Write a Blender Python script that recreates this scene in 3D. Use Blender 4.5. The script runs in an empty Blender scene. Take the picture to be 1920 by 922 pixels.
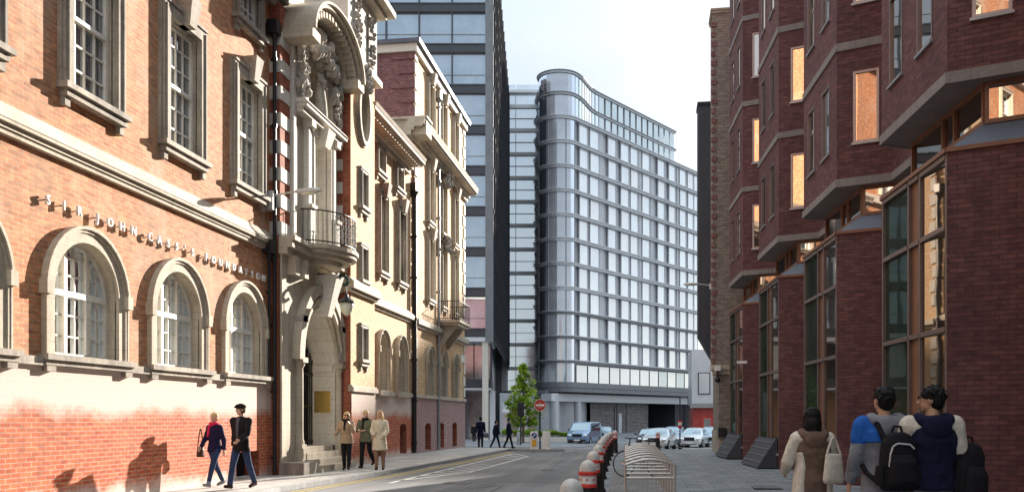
import bpy, bmesh, math, random
from mathutils import Vector, Matrix
from mathutils.geometry import tessellate_polygon
R = math.radians
random.seed(7)
S = bpy.context.scene
COL = S.collection
TH = R(8.56)                       # camera yaw to the left of the street axis (+Y)
F = 1688.0                         # focal length in pixels of a 1920 px wide frame
EYE = 1.6

# ---------------------------------------------------------------- camera
cam = bpy.data.cameras.new('camera'); camo = bpy.data.objects.new('camera', cam); COL.objects.link(camo)
camo.location = (0, 0, EYE); camo.rotation_euler = (R(90), 0, TH)
cam.sensor_width = 36; cam.lens = 36 * F / 1920; cam.shift_y = (782 - 461) / 1920
cam.clip_end = 3000; cam.clip_start = 0.05
S.camera = camo

# ---------------------------------------------------------------- sky, sun, exposure
SUN_AZ = math.atan(0.34)          # from +Y towards +X
SUN_EL = R(16.5)
w = bpy.data.worlds.new('World'); S.world = w; w.use_nodes = True
nt = w.node_tree; N = nt.nodes; L = nt.links
bg = N['Background']; bg.inputs['Strength'].default_value = 0.08
sky = N.new('ShaderNodeTexSky'); sky.sky_type = 'NISHITA'; sky.sun_disc = False
sky.sun_elevation = SUN_EL; sky.sun_rotation = SUN_AZ
sky.air_density = 1.0; sky.dust_density = 1.6; sky.ozone_density = 1.0; sky.altitude = 50
tc = N.new('ShaderNodeTexCoord')
# the veil of cloud is brighter high up, pale near the horizon, and breaks into blue
sx = N.new('ShaderNodeSeparateXYZ'); L.new(tc.outputs['Generated'], sx.inputs[0])
el = N.new('ShaderNodeValToRGB'); L.new(sx.outputs['Z'], el.inputs[0])
el.color_ramp.elements[0].position = .12; el.color_ramp.elements[0].color = (.40, .425, .45, 1)
el.color_ramp.elements[1].position = .80; el.color_ramp.elements[1].color = (.86, .95, 1.0, 1)
e2 = el.color_ramp.elements.new(.48); e2.color = (.34, .40, .47, 1)
vs_ = N.new('ShaderNodeVectorMath'); vs_.operation = 'SCALE'; vs_.inputs['Scale'].default_value = 6.6; L.new(el.outputs[0], vs_.inputs[0])
mp = N.new('ShaderNodeMapping'); mp.inputs['Scale'].default_value = (1.6, 1.6, 3.4); mp.inputs['Location'].default_value = (0.3, 1.2, 0.4)
nz = N.new('ShaderNodeTexNoise'); nz.inputs['Scale'].default_value = 1.1; nz.inputs['Detail'].default_value = 5; nz.inputs['Roughness'].default_value = 0.5
cr = N.new('ShaderNodeValToRGB'); cr.color_ramp.elements[0].position = 0.28; cr.color_ramp.elements[1].position = 0.66
cr.color_ramp.elements[0].color = (0.80,)*3 + (1,); cr.color_ramp.elements[1].color = (1.0,)*3 + (1,)
mx = N.new('ShaderNodeMix'); mx.data_type = 'RGBA'
L.new(vs_.outputs[0], mx.inputs['B'])    # thin bright cloud veil
L.new(tc.outputs['Generated'], mp.inputs['Vector']); L.new(mp.outputs[0], nz.inputs['Vector'])
L.new(nz.outputs['Fac'], cr.inputs[0]); L.new(cr.outputs[0], mx.inputs['Factor'])
L.new(sky.outputs[0], mx.inputs['A']); L.new(mx.outputs['Result'], bg.inputs['Color'])
sl = bpy.data.lights.new('sun', 'SUN'); sl.energy = 4.0; sl.angle = R(0.5); sl.color = (1.0, 0.91, 0.80)
so = bpy.data.objects.new('sun', sl); COL.objects.link(so)
sd = Vector((math.sin(SUN_AZ)*math.cos(SUN_EL), math.cos(SUN_AZ)*math.cos(SUN_EL), math.sin(SUN_EL)))
so.rotation_euler = sd.to_track_quat('Z', 'Y').to_euler()
S.view_settings.view_transform = 'Standard'; S.view_settings.look = 'None'
S.view_settings.exposure = 2.0; S.view_settings.gamma = 1
S.view_settings.use_curve_mapping = False

# ---------------------------------------------------------------- helpers
def camw(xc, zc):                  # camera-aligned plan coordinates -> world plan
    return Vector((xc*math.cos(TH) - zc*math.sin(TH), xc*math.sin(TH) + zc*math.cos(TH)))
def ppl(px, z):                    # ray at image column px, distance z along the view axis
    return camw((px - 960)/F*z, z)
def gz(y):                         # street falls gently away
    pts = [(-500, 0), (42, 0), (52, -.2), (62, -.55), (75, -.75), (5000, -.75)]
    for (a, za), (b, zb) in zip(pts, pts[1:]):
        if y <= b: return za + (zb - za)*(y - a)/(b - a)
    return -.75

class Fr:                          # a vertical wall frame: u along, v up, w out of the wall
    def __init__(s, o, d, side=1):
        s.o = Vector((o[0], o[1], 0)); d = Vector((d[0], d[1], 0)).normalized(); s.d = d
        s.n = Vector((-d.y, d.x, 0))*side
    def p(s, u, v, w=0): return s.o + s.d*u + s.n*w + Vector((0, 0, v))

class MB:
    def __init__(s): s.v = []; s.f = []; s.m = []
    def poly(s, pts, m=0):
        b = len(s.v); s.v += [Vector(p) for p in pts]; s.f.append(list(range(b, b+len(pts)))); s.m.append(m)
    def mesh(s, vs, fs, m=0):
        b = len(s.v); s.v += [Vector(p) for p in vs]
        for f in fs: s.f.append([b+i for i in f]); s.m.append(m)
    def hexa(s, c, m=0):           # 8 corners: bottom 4, top 4
        s.mesh(c, [(3,2,1,0),(4,5,6,7),(0,1,5,4),(1,2,6,5),(2,3,7,6),(3,0,4,7)], m)
    def box(s, x0,x1,y0,y1,z0,z1, m=0):
        s.hexa([(x0,y0,z0),(x1,y0,z0),(x1,y1,z0),(x0,y1,z0),(x0,y0,z1),(x1,y0,z1),(x1,y1,z1),(x0,y1,z1)], m)
    def fbox(s, fr, u0,u1,v0,v1,w0,w1, m=0):
        P = fr.p
        s.hexa([P(u0,v0,w0),P(u1,v0,w0),P(u1,v0,w1),P(u0,v0,w1),P(u0,v1,w0),P(u1,v1,w0),P(u1,v1,w1),P(u0,v1,w1)], m)
    def wedge(s, fr, u0,u1,v0,v1,w0,wb,wt, m=0):   # depth wb at bottom, wt at top
        P = fr.p
        s.hexa([P(u0,v0,w0),P(u1,v0,w0),P(u1,v0,wb),P(u0,v0,wb),P(u0,v1,w0),P(u1,v1,w0),P(u1,v1,wt),P(u0,v1,wt)], m)
    def tube(s, p0, p1, r0, r1=None, n=8, m=0, cap=True):
        r1 = r0 if r1 is None else r1
        p0, p1 = Vector(p0), Vector(p1); a = (p1-p0)
        if a.length < 1e-6: return
        a.normalize(); t = Vector((1,0,0)) if abs(a.x) < .8 else Vector((0,1,0))
        u = a.cross(t).normalized(); v = a.cross(u)
        vs = []
        for p, r in ((p0, r0), (p1, r1)):
            for i in range(n):
                q = 2*math.pi*i/n; vs.append(p + (u*math.cos(q) + v*math.sin(q))*r)
        fs = [(i, (i+1) % n, n+(i+1) % n, n+i) for i in range(n)]
        if cap: fs += [tuple(range(n-1, -1, -1)), tuple(range(n, 2*n))]
        s.mesh(vs, fs, m)
    def path(s, pts, r, n=6, m=0):
        for a, b in zip(pts, pts[1:]): s.tube(a, b, r, r, n, m)
    def ball(s, c, r, n=10, k=7, m=0, rot=None):
        rx, ry, rz = (r, r, r) if not hasattr(r, '__len__') else r
        c = Vector(c); vs = [Vector((0,0,rz))]
        for j in range(1, k):
            t = math.pi*j/k
            for i in range(n):
                q = 2*math.pi*i/n; vs.append(Vector((rx*math.sin(t)*math.cos(q), ry*math.sin(t)*math.sin(q), rz*math.cos(t))))
        vs.append(Vector((0,0,-rz)))
        fs = [(0, 1+i, 1+(i+1) % n) for i in range(n)]
        for j in range(k-2):
            a = 1+j*n; b = a+n
            fs += [(a+i, b+i, b+(i+1) % n, a+(i+1) % n) for i in range(n)]
        a = 1+(k-2)*n; e = len(vs)-1
        fs += [(a+i, e, a+(i+1) % n) for i in range(n)]
        if rot is not None: vs = [rot @ v for v in vs]
        s.mesh([c+v for v in vs], fs, m)
    def cap(s, p0, p1, r0, r1=None, n=10, m=0):      # capsule
        r1 = r0 if r1 is None else r1
        s.tube(p0, p1, r0, r1, n, m); s.ball(p0, r0, n, 6, m); s.ball(p1, r1, n, 6, m)
    def lathe(s, prof, c=(0,0,0), n=16, m=0):        # (r, z)
        c = Vector(c); vs = []
        for r, z in prof:
            for i in range(n):
                q = 2*math.pi*i/n; vs.append(c + Vector((r*math.cos(q), r*math.sin(q), z)))
        fs = []
        for j in range(len(prof)-1):
            for i in range(n):
                fs.append((j*n+i, j*n+(i+1) % n, (j+1)*n+(i+1) % n, (j+1)*n+i))
        fs.append(tuple(range(n-1, -1, -1))); e = (len(prof)-1)*n; fs.append(tuple(range(e, e+n)))
        s.mesh(vs, fs, m)
    def loft(s, secs, n=16, m=0):                    # (centre, rx, ry) horizontal ellipses
        vs = []
        for c, rx, ry in secs:
            c = Vector(c)
            for i in range(n):
                q = 2*math.pi*i/n; vs.append(c + Vector((rx*math.cos(q), ry*math.sin(q), 0)))
        fs = []
        for j in range(len(secs)-1):
            for i in range(n): fs.append((j*n+i, j*n+(i+1) % n, (j+1)*n+(i+1) % n, (j+1)*n+i))
        fs.append(tuple(range(n-1, -1, -1))); e = (len(secs)-1)*n; fs.append(tuple(range(e, e+n)))
        s.mesh(vs, fs, m)
    def ring(s, fr, inner, outer, w0, w1, m=0):      # solid between two open outlines (lists of (u,v))
        P = fr.p
        for i in range(len(inner)-1):
            a, b, c, d = inner[i], inner[i+1], outer[i+1], outer[i]
            s.poly([P(*a,w1), P(*b,w1), P(*c,w1), P(*d,w1)], m)
            s.poly([P(*a,w0), P(*b,w0), P(*b,w1), P(*a,w1)], m)
            s.poly([P(*d,w1), P(*c,w1), P(*c,w0), P(*d,w0)], m)
        for i in (0, -1):
            a, d = inner[i], outer[i]; s.poly([P(*a,w0), P(*a,w1), P(*d,w1), P(*d,w0)], m)
    def strip(s, fr, pts, w0, w1, m=0):              # surface swept from w0 to w1 along an outline
        P = fr.p
        for a, b in zip(pts, pts[1:]): s.poly([P(*a,w0), P(*b,w0), P(*b,w1), P(*a,w1)], m)
    def panel(s, fr, outer, holes=(), w=0, m=0):     # flat wall with holes
        loops = [[Vector((u, v, 0)) for u, v in outer]] + [[Vector((u, v, 0)) for u, v in h] for h in holes]
        flat = [p for l in loops for p in l]
        tris = tessellate_polygon(loops)
        s.mesh([fr.p(p.x, p.y, w) for p in flat], [tuple(t) for t in tris], m)
    def build(s, name, mats, parent=None, smooth=False, world=True):
        me = bpy.data.meshes.new(name)
        vs = s.v
        if parent is not None and world:
            inv = WM(parent).inverted(); vs = [inv @ v for v in vs]
        me.from_pydata([tuple(v) for v in vs], [], s.f)
        if not isinstance(mats, (list, tuple)): mats = [mats]
        for m in mats: me.materials.append(M[m] if isinstance(m, str) else m)
        me.polygons.foreach_set('material_index', s.m)
        uvl = me.uv_layers.new(name='UVMap')
        # UV in metres, following each face's own horizontal direction
        for pi, poly in enumerate(me.polygons):
            nx, ny, nzv = poly.normal
            vsrc = s.v
            if abs(nzv) > .75:
                for li in poly.loop_indices:
                    q = vsrc[me.loops[li].vertex_index]; uvl.data[li].uv = (q.x, q.y)
            else:
                # normal in the source coordinates
                f = s.f[pi]
                nn = Vector((0,0,0))
                for a in range(len(f)):
                    p, q = vsrc[f[a]], vsrc[f[(a+1) % len(f)]]
                    nn += Vector(((p.y-q.y)*(p.z+q.z), (p.z-q.z)*(p.x+q.x), (p.x-q.x)*(p.y+q.y)))
                t = Vector((-nn.y, nn.x)); t = t.normalized() if t.length > 1e-9 else Vector((1, 0))
                if t.y < 0 or (abs(t.y) < 1e-6 and t.x < 0): t = -t
                for li in poly.loop_indices:
                    q = vsrc[me.loops[li].vertex_index]; uvl.data[li].uv = (q.x*t.x + q.y*t.y, q.z)
        if smooth:
            me.polygons.foreach_set('use_smooth', [True]*len(me.polygons))
        me.validate()
        o = bpy.data.objects.new(name, me); COL.objects.link(o)
        if smooth == 'auto':
            me.set_sharp_from_angle(angle=R(40))
        if parent is not None: o.parent = parent
        return o

def split_build(mb, name, mats, parent=None, gap=.03, **kw):
    # one object for each far-apart piece of what was collected in mb
    par = list(range(len(mb.v)))
    def find(i):
        while par[i] != i: par[i] = par[par[i]]; i = par[i]
        return i
    for f in mb.f:
        for j in f[1:]: par[find(j)] = find(f[0])
    groups = {}
    for i in range(len(mb.v)): groups.setdefault(find(i), []).append(i)
    boxes = []
    for r_, idx in groups.items():
        lo = [min(mb.v[i][a] for i in idx) for a in range(3)]; hi = [max(mb.v[i][a] for i in idx) for a in range(3)]
        boxes.append([lo, hi, {r_}])
    merged = True
    while merged:
        merged = False
        for i in range(len(boxes)):
            for j in range(i+1, len(boxes)):
                A, B = boxes[i], boxes[j]
                if all(A[0][a] <= B[1][a]+gap and B[0][a] <= A[1][a]+gap for a in range(3)):
                    A[0] = [min(A[0][a], B[0][a]) for a in range(3)]; A[1] = [max(A[1][a], B[1][a]) for a in range(3)]; A[2] |= B[2]
                    boxes.pop(j); merged = True; break
            if merged: break
    out = []
    for lo, hi, rs in boxes:
        n = MB(); mp_ = {}
        for f, m in zip(mb.f, mb.m):
            if find(f[0]) in rs:
                g_ = []
                for i in f:
                    if i not in mp_: mp_[i] = len(n.v); n.v.append(mb.v[i])
                    g_.append(mp_[i])
                n.f.append(g_); n.m.append(m)
        out.append(n.build(name, mats, parent, **kw))
    return out

def WM(o):
    m = Matrix.LocRotScale(o.location, o.rotation_euler, o.scale)
    return WM(o.parent) @ m if o.parent else m
def thing(name, label, cat, loc=(0,0,0), rz=0, group=None):
    o = bpy.data.objects.new(name, None); COL.objects.link(o)
    o.location = loc; o.rotation_euler = (0, 0, rz); o.empty_display_size = .3
    o['label'] = label; o['category'] = cat
    if group: o['group'] = group
    return o
def tag(o, label=None, cat=None, group=None, kind=None):
    if label: o['label'] = label
    if cat: o['category'] = cat
    if group: o['group'] = group
    if kind: o['kind'] = kind
    return o
def kids(o): return [c for c in bpy.data.objects if c.parent == o]
def copy_tree(o, parent=None):
    c = o.copy(); COL.objects.link(c)
    if parent is not None: c.parent = parent
    for ch in kids(o): copy_tree(ch, c)
    return c

# ---------------------------------------------------------------- materials
M = {}
def base(name, col=(.5,.5,.5), rough=.6, metal=0, spec=.5):
    m = bpy.data.materials.new(name); m.use_nodes = True; M[name] = m
    b = m.node_tree.nodes['Principled BSDF']
    b.inputs['Base Color'].default_value = (*col, 1); b.inputs['Roughness'].default_value = rough
    b.inputs['Metallic'].default_value = metal; b.inputs['Specular IOR Level'].default_value = spec
    return m, m.node_tree, b
def nnode(t, typ, **kw):
    n = t.nodes.new(typ)
    for k, v in kw.items():
        if k in n.inputs: n.inputs[k].default_value = v
        else: setattr(n, k, v)
    return n
def mixc(t, fac, a, b, mode='MIX'):
    x = t.nodes.new('ShaderNodeMix'); x.data_type = 'RGBA'; x.blend_type = mode
    for sock, val in (('Factor', fac), ('A', a), ('B', b)):
        i = x.inputs[sock] if sock != 'Factor' else x.inputs[0]
        if hasattr(val, 'default_value'): t.links.new(val, i)
        else: i.default_value = val if sock == 'Factor' else (*val[:3], 1)
    return x.outputs['Result']
def noise(t, scale, detail=4, rough=.55, coord='Object', sc=None):
    tc = t.nodes.new('ShaderNodeTexCoord'); n = nnode(t, 'ShaderNodeTexNoise', Scale=scale, Detail=detail, Roughness=rough)
    src = tc.outputs[coord]
    if sc:
        mp = t.nodes.new('ShaderNodeMapping'); mp.inputs['Scale'].default_value = sc; t.links.new(src, mp.inputs[0]); src = mp.outputs[0]
    t.links.new(src, n.inputs['Vector']); return n.outputs['Fac']
def ramp(t, src, a, b, ca=(0,0,0), cb=(1,1,1)):
    r = t.nodes.new('ShaderNodeValToRGB'); r.color_ramp.elements[0].position = a; r.color_ramp.elements[1].position = b
    r.color_ramp.elements[0].color = (*ca, 1); r.color_ramp.elements[1].color = (*cb, 1)
    t.links.new(src, r.inputs[0]); return r.outputs[0]
def bump(t, b, src, strength=.3, dist=.02):
    n = nnode(t, 'ShaderNodeBump', Strength=strength, Distance=dist); t.links.new(src, n.inputs['Height']); t.links.new(n.outputs[0], b.inputs['Normal'])
def mat(name, col, rough=.6, metal=0, var=.25, scale=3, spec=.4, sc=None, bmp=0):
    m, t, b = base(name, col, rough, metal, spec)
    if var:
        f = noise(t, scale, 5, .6, sc=sc)
        r = ramp(t, f, .3, .7)
        dk = tuple(c*(1-var) for c in col); lt = tuple(min(1, c*(1+var*.6)) for c in col)
        t.links.new(mixc(t, r, dk, lt), b.inputs['Base Color'])
        if bmp: bump(t, b, f, bmp, .01)
    return m
def brick(name, c1, c2, mortar, stain=(.25,.2,.16), amt=.35, bw=.225, bh=.075, ms=.008, rough=.85, bmp=.35, lime=None, limeamt=.3, big=.35):
    m, t, b = base(name, c1, rough, 0, .25)
    tc = t.nodes.new('ShaderNodeTexCoord')
    k = t.nodes.new('ShaderNodeTexBrick'); t.links.new(tc.outputs['UV'], k.inputs['Vector'])
    k.inputs['Scale'].default_value = 1; k.inputs['Brick Width'].default_value = bw; k.inputs['Row Height'].default_value = bh
    k.inputs['Mortar Size'].default_value = ms; k.inputs['Mortar Smooth'].default_value = .3
    k.inputs['Color1'].default_value = (*c1, 1); k.inputs['Color2'].default_value = (*c2, 1); k.inputs['Mortar'].default_value = (*mortar, 1)
    k.offset = .5
    c = k.outputs['Color']
    fine = ramp(t, noise(t, 9, 4, .7), .25, .75, (.72,.72,.72), (1.12,1.12,1.12))
    c = mixc(t, 1.0, c, fine, 'MULTIPLY')
    s1 = ramp(t, noise(t, big, 6, .6), .45, .75)
    x = t.nodes.new('ShaderNodeMath'); x.operation = 'MULTIPLY'; t.links.new(s1, x.inputs[0]); x.inputs[1].default_value = amt
    c = mixc(t, x.outputs[0], c, stain)
    st = ramp(t, noise(t, .9, 5, .65, sc=(1.3,1.3,.13)), .50, .78)
    y2 = t.nodes.new('ShaderNodeMath'); y2.operation = 'MULTIPLY'; t.links.new(st, y2.inputs[0]); y2.inputs[1].default_value = amt*.8
    c = mixc(t, y2.outputs[0], c, tuple(v*.75 for v in stain))
    # odd bricks of another firing
    wn = nnode(t, 'ShaderNodeTexNoise', Scale=1.0, Detail=0.0); mpb = t.nodes.new('ShaderNodeMapping'); mpb.inputs['Scale'].default_value = (1/bw, 1/bh, 1)
    t.links.new(tc.outputs['UV'], mpb.inputs[0]); t.links.new(mpb.outputs[0], wn.inputs['Vector'])
    c = mixc(t, 1.0, c, ramp(t, wn.outputs['Fac'], .30, .72, (.80,.80,.82), (1.20,1.15,1.10)) if name != 'brick_brown' else ramp(t, wn.outputs['Fac'], .25, .78, (.82,.82,.84), (1.22,1.14,1.08)), 'MULTIPLY')
    if lime:
        s2 = ramp(t, noise(t, big*1.7, 7, .7, sc=(1,1,.6)), .52, .68)
        y = t.nodes.new('ShaderNodeMath'); y.operation = 'MULTIPLY'; t.links.new(s2, y.inputs[0]); y.inputs[1].default_value = limeamt
        c = mixc(t, y.outputs[0], c, lime)
    t.links.new(c, b.inputs['Base Color'])
    inv = t.nodes.new('ShaderNodeMath'); inv.operation = 'SUBTRACT'; inv.inputs[0].default_value = 1; t.links.new(k.outputs['Fac'], inv.inputs[1])
    bump(t, b, inv.outputs[0], bmp, .01)
    return m, t, b, c
def glass(name, base_c=(.03,.035,.04), refl=.35, tint=(.85,.9,.95), rough=.02, wav=.02, wscale=.7, inner_var=0.0):
    m, t, b = base(name, base_c, .5, 0, 0)
    out = t.nodes['Material Output']
    g = nnode(t, 'ShaderNodeBsdfGlossy', Roughness=rough); g.inputs['Color'].default_value = (*tint, 1)
    fr = nnode(t, 'ShaderNodeFresnel', IOR={'glass_brown': 1.3, 'glass_green': 1.12}.get(name, 1.5))
    ma = t.nodes.new('ShaderNodeMath'); ma.operation = 'ADD'; ma.inputs[1].default_value = refl; ma.use_clamp = True
    t.links.new(fr.outputs[0], ma.inputs[0])
    mxs = t.nodes.new('ShaderNodeMixShader'); t.links.new(ma.outputs[0], mxs.inputs[0]); t.links.new(b.outputs[0], mxs.inputs[1]); t.links.new(g.outputs[0], mxs.inputs[2])
    t.links.new(mxs.outputs[0], out.inputs['Surface'])
    if name in ('glass_green','glass_brown','glass_mirror'): mxs.inputs[0].default_value = refl; t.links.remove(mxs.inputs[0].links[0])
    if wav:
        n = nnode(t, 'ShaderNodeBump', Strength=wav, Distance=.1); t.links.new(noise(t, wscale, 2), n.inputs['Height']); t.links.new(n.outputs[0], g.inputs['Normal'])
    if inner_var:
        f = ramp(t, noise(t, .45, 3, .6, sc=(1,1,.9)), .4, .62)
        lt = tuple(min(1, c + inner_var) for c in base_c)
        t.links.new(mixc(t, f, base_c, lt), b.inputs['Base Color'])
    return m

brick('brick_orange', (.50,.19,.085), (.62,.29,.14), (.52,.38,.26), stain=(.32,.22,.16), amt=.5, lime=(.56,.46,.35), limeamt=.5, bw=.24, bh=.08, ms=.009)
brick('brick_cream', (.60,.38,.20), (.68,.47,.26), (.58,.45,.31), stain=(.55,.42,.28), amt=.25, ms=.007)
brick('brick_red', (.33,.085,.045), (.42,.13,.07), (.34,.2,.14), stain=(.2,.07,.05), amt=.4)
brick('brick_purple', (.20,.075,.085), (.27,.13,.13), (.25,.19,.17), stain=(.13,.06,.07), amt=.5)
brick('brick_plinth_shade', (.36,.22,.22), (.44,.28,.27), (.42,.33,.31), stain=(.30,.20,.22), amt=.5)
brick('brick_brown', (.118,.050,.053), (.178,.083,.080), (.075,.048,.048), stain=(.055,.025,.030), amt=.5, bw=.235, bh=.078, ms=.008, bmp=.6, big=.5, rough=.75)
brick('brick_beige', (.26,.225,.20), (.31,.265,.235), (.19,.165,.15), stain=(.18,.14,.12), amt=.4, bw=.3, bh=.12, ms=.012)
brick('stone_grey_block', (.16,.15,.15), (.27,.26,.26), (.12,.11,.11), stain=(.14,.13,.13), amt=.3, bw=.5, bh=.22, ms=.03)
# glazed plinth: orange brick, limewashed at the top and scuffed pale at the foot
m, t, b, c = brick('brick_plinth', (.47,.085,.03), (.56,.15,.06), (.52,.36,.27), stain=(.36,.14,.08), amt=.3, bw=.24, bh=.08, ms=.009)
ge = t.nodes.new('ShaderNodeNewGeometry'); sp = t.nodes.new('ShaderNodeSeparateXYZ'); t.links.new(ge.outputs['Position'], sp.inputs[0])
nn_ = noise(t, .9, 7, .72)
ad = t.nodes.new('ShaderNodeMath'); ad.operation = 'MULTIPLY_ADD'; ad.inputs[1].default_value = .9; t.links.new(nn_, ad.inputs[0]); t.links.new(sp.outputs['Z'], ad.inputs[2])
up = t.nodes.new('ShaderNodeMapRange'); up.inputs['From Min'].default_value = 1.98; up.inputs['From Max'].default_value = 2.30; t.links.new(ad.outputs[0], up.inputs[0])
dn = t.nodes.new('ShaderNodeMapRange'); dn.inputs['From Min'].default_value = .86; dn.inputs['From Max'].default_value = .58; t.links.new(ad.outputs[0], dn.inputs[0])
sm = t.nodes.new('ShaderNodeMath'); sm.operation = 'ADD'; sm.use_clamp = True; t.links.new(up.outputs[0], sm.inputs[0]); t.links.new(dn.outputs[0], sm.inputs[1])
sc_ = t.nodes.new('ShaderNodeMath'); sc_.operation = 'MULTIPLY'; sc_.inputs[1].default_value = .80; t.links.new(sm.outputs[0], sc_.inputs[0])
t.links.new(mixc(t, sc_.outputs[0], c, (.68,.61,.55)), b.inputs['Base Color'])

def stone(name, col, dark, amt=.6, rough=.8, sc=(1,1,.35)):
    m, t, b = base(name, col, rough, 0, .3)
    f = noise(t, 1.6, 8, .68, sc=sc); g = noise(t, 14, 4, .6)
    r = ramp(t, f, .42, .72); x = t.nodes.new('ShaderNodeMath'); x.operation = 'MULTIPLY'; t.links.new(r, x.inputs[0]); x.inputs[1].default_value = amt
    c = mixc(t, x.outputs[0], col, dark)
    c = mixc(t, 1.0, c, ramp(t, g, .3, .7, (.85,.85,.85), (1.08,1.08,1.08)), 'MULTIPLY')
    bk = t.nodes.new('ShaderNodeTexBrick'); tcs = t.nodes.new('ShaderNodeTexCoord'); t.links.new(tcs.outputs['UV'], bk.inputs['Vector'])
    bk.inputs['Scale'].default_value = 1; bk.inputs['Brick Width'].default_value = .75; bk.inputs['Row Height'].default_value = .36; bk.inputs['Mortar Size'].default_value = .007
    jf = t.nodes.new('ShaderNodeMath'); jf.operation = 'MULTIPLY'; t.links.new(bk.outputs['Fac'], jf.inputs[0]); jf.inputs[1].default_value = .55
    c = mixc(t, jf.outputs[0], c, tuple(v*.45 for v in col))
    st = ramp(t, noise(t, 2.2, 6, .7, sc=(1.2,1.2,.12)), .5, .75); sf = t.nodes.new('ShaderNodeMath'); sf.operation = 'MULTIPLY'; t.links.new(st, sf.inputs[0]); sf.inputs[1].default_value = amt*.7
    c = mixc(t, sf.outputs[0], c, tuple(v*.7 for v in dark))
    t.links.new(c, b.inputs['Base Color']); bump(t, b, g, .25, .01)
stone('stone', (.55,.48,.38), (.30,.25,.19), .7)
stone('stone_pale', (.66,.62,.55), (.52,.47,.40), .5)
stone('stone_sooty', (.44,.39,.32), (.12,.10,.09), .9)
stone('stone_carved', (.50,.46,.40), (.13,.12,.11), 1.0, sc=(1,1,1))
stone('concrete_band', (.24,.22,.21), (.15,.14,.14), .6)
mat('white_timber', (.78,.75,.68), .45, var=.12)
mat('grey_timber', (.50,.47,.42), .5, var=.2)
mat('bronze_frame', (.17,.125,.11), .35, .4, var=.1)
mat('pink_frame', (.45,.36,.34), .4, .2, var=.1)
mat('wood_frame', (.20,.09,.05), .4, var=.2)
mat('iron_black', (.02,.02,.022), .45, .2, var=.2)
mat('iron_green', (.02,.06,.045), .4, .2, var=.3)
mat('lead_sheet', (.10,.11,.14), .4, .3, var=.25, scale=1.5)
mat('brass', (.62,.42,.13), .3, .9, var=.2)
mat('steel_tube', (.62,.57,.52), .35, .6, var=.15)
mat('steel_grey', (.30,.31,.32), .4, .5, var=.15)
mat('frame_dark', (.065,.07,.08), .4, .3, var=.15)
mat('panel_dark', (.19,.20,.215), .45, .2, var=.15, scale=1.2)
mat('panel_grey', (.50,.52,.55), .4, .3, var=.12, scale=1)
mat('panel_light', (.55,.57,.60), .35, .2, var=.1, scale=1)
mat('panel_white', (.62,.63,.65), .4, 0, var=.06)
mat('fin_dark', (.05,.052,.06), .95, 0, var=.2, spec=.05)
mat('clad_black', (.045,.048,.06), .55, 0, var=.25, sc=(1,1,.1))
mat('red_paint', (.55,.04,.03), .6, var=.45, scale=14)
mat('shop_red', (.34,.045,.035), .5, var=.3)
mat('white_paint', (.76,.75,.72), .6, var=.22, scale=10)
mat('yellow_paint', (.80,.42,.04), .5, var=.1)
mat('blue_paint', (.02,.06,.3), .4, var=.1)
mat('tyre', (.02,.02,.02), .8, var=.2)
mat('alloy', (.5,.5,.52), .3, .8, var=.1)
mat('chrome', (.7,.7,.7), .12, 1, var=0)
mat('lamp_glass', (.75,.78,.62), .25, var=.1)
mat('lamp_metal', (.60,.60,.58), .55, .1, var=.25, scale=9)
mat('plastic_black', (.02,.02,.024), .5, var=.1)
mat('void_dark', (.012,.012,.014), .9, var=0)
mat('warm_wood', (.48,.26,.12), .5, var=.3, sc=(6,6,.3))
mat('roof_slate', (.09,.09,.10), .7, var=.3)
mat('kerb_granite', (.36,.36,.36), .75, var=.3, scale=6)
mat('earth', (.08,.06,.04), .9, var=.3)
glass('glass_old', (.05,.055,.06), .22, (.8,.88,.95), .03, .10, 1.2, .10)
glass('glass_brown', (.020,.013,.012), .42, (.92,.78,.66), .02, .03, .6, .02)
glass('glass_green', (.022,.032,.024), .09, (.8,.95,.85), .02, .03, .6, .02)
glass('glass_mirror', (.05,.05,.05), .66, (.97,.82,.72), .01, .03, .35)
glass('glass_tower', (.16,.21,.25), .34, (.80,.90,1.0), .02, .02, .3, .12)
glass('glass_nose', (.36,.38,.41), .26, (.85,.90,.98), .08, .02, .3, .10)
glass('glass_light', (.80,.84,.88), .50, (.93,.97,1.0), .06, .02, .3, .14)
glass('glass_attic', (.52,.60,.64), .32, (.88,.97,1.0), .05, .02, .3, .14)
glass('glass_light_b', (.66,.70,.74), .50, (.93,.96,1.0), .05, .03, .3, .20)
glass('glass_light_c', (.88,.88,.88), .40, (.95,.97,1.0), .10, .02, .3, .04)
glass('glass_link', (.55,.64,.72), .50, (.9,.96,1.0), .06, .02, .3, .12)
glass('glass_shop', (.16,.14,.12), .22, (.9,.9,.9), .03, .02, .5, .22)
glass('glass_car', (.03,.05,.07), .28, (.7,.88,1.0), .03, 0)
# asphalt and paving
m, t, b = base('asphalt', (.06,.06,.065), .8, 0, .35)
f1 = noise(t, 60, 3, .7); f2 = noise(t, .35, 6, .6)
f3 = noise(t, .5, 5, .65, sc=(3,.12,1))
c = mixc(t, ramp(t, f2, .35, .7), (.15,.155,.16), (.20,.205,.21))
c = mixc(t, ramp(t, f3, .45, .7), c, (.25,.25,.245))
c = mixc(t, 1.0, c, ramp(t, f1, .3, .7, (.7,.7,.7), (1.25,1.25,1.25)), 'MULTIPLY')
vo = nnode(t, 'ShaderNodeTexVoronoi', Scale=.33); vo.feature = 'DISTANCE_TO_EDGE'; tco = t.nodes.new('ShaderNodeTexCoord')
wrp = t.nodes.new('ShaderNodeMixRGB') if False else None
t.links.new(tco.outputs['Object'], vo.inputs['Vector'])
ck = ramp(t, vo.outputs['Distance'], .004, .010, (.45,.45,.45), (1,1,1)); c = mixc(t, 1.0, c, ck, 'MULTIPLY')
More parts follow.
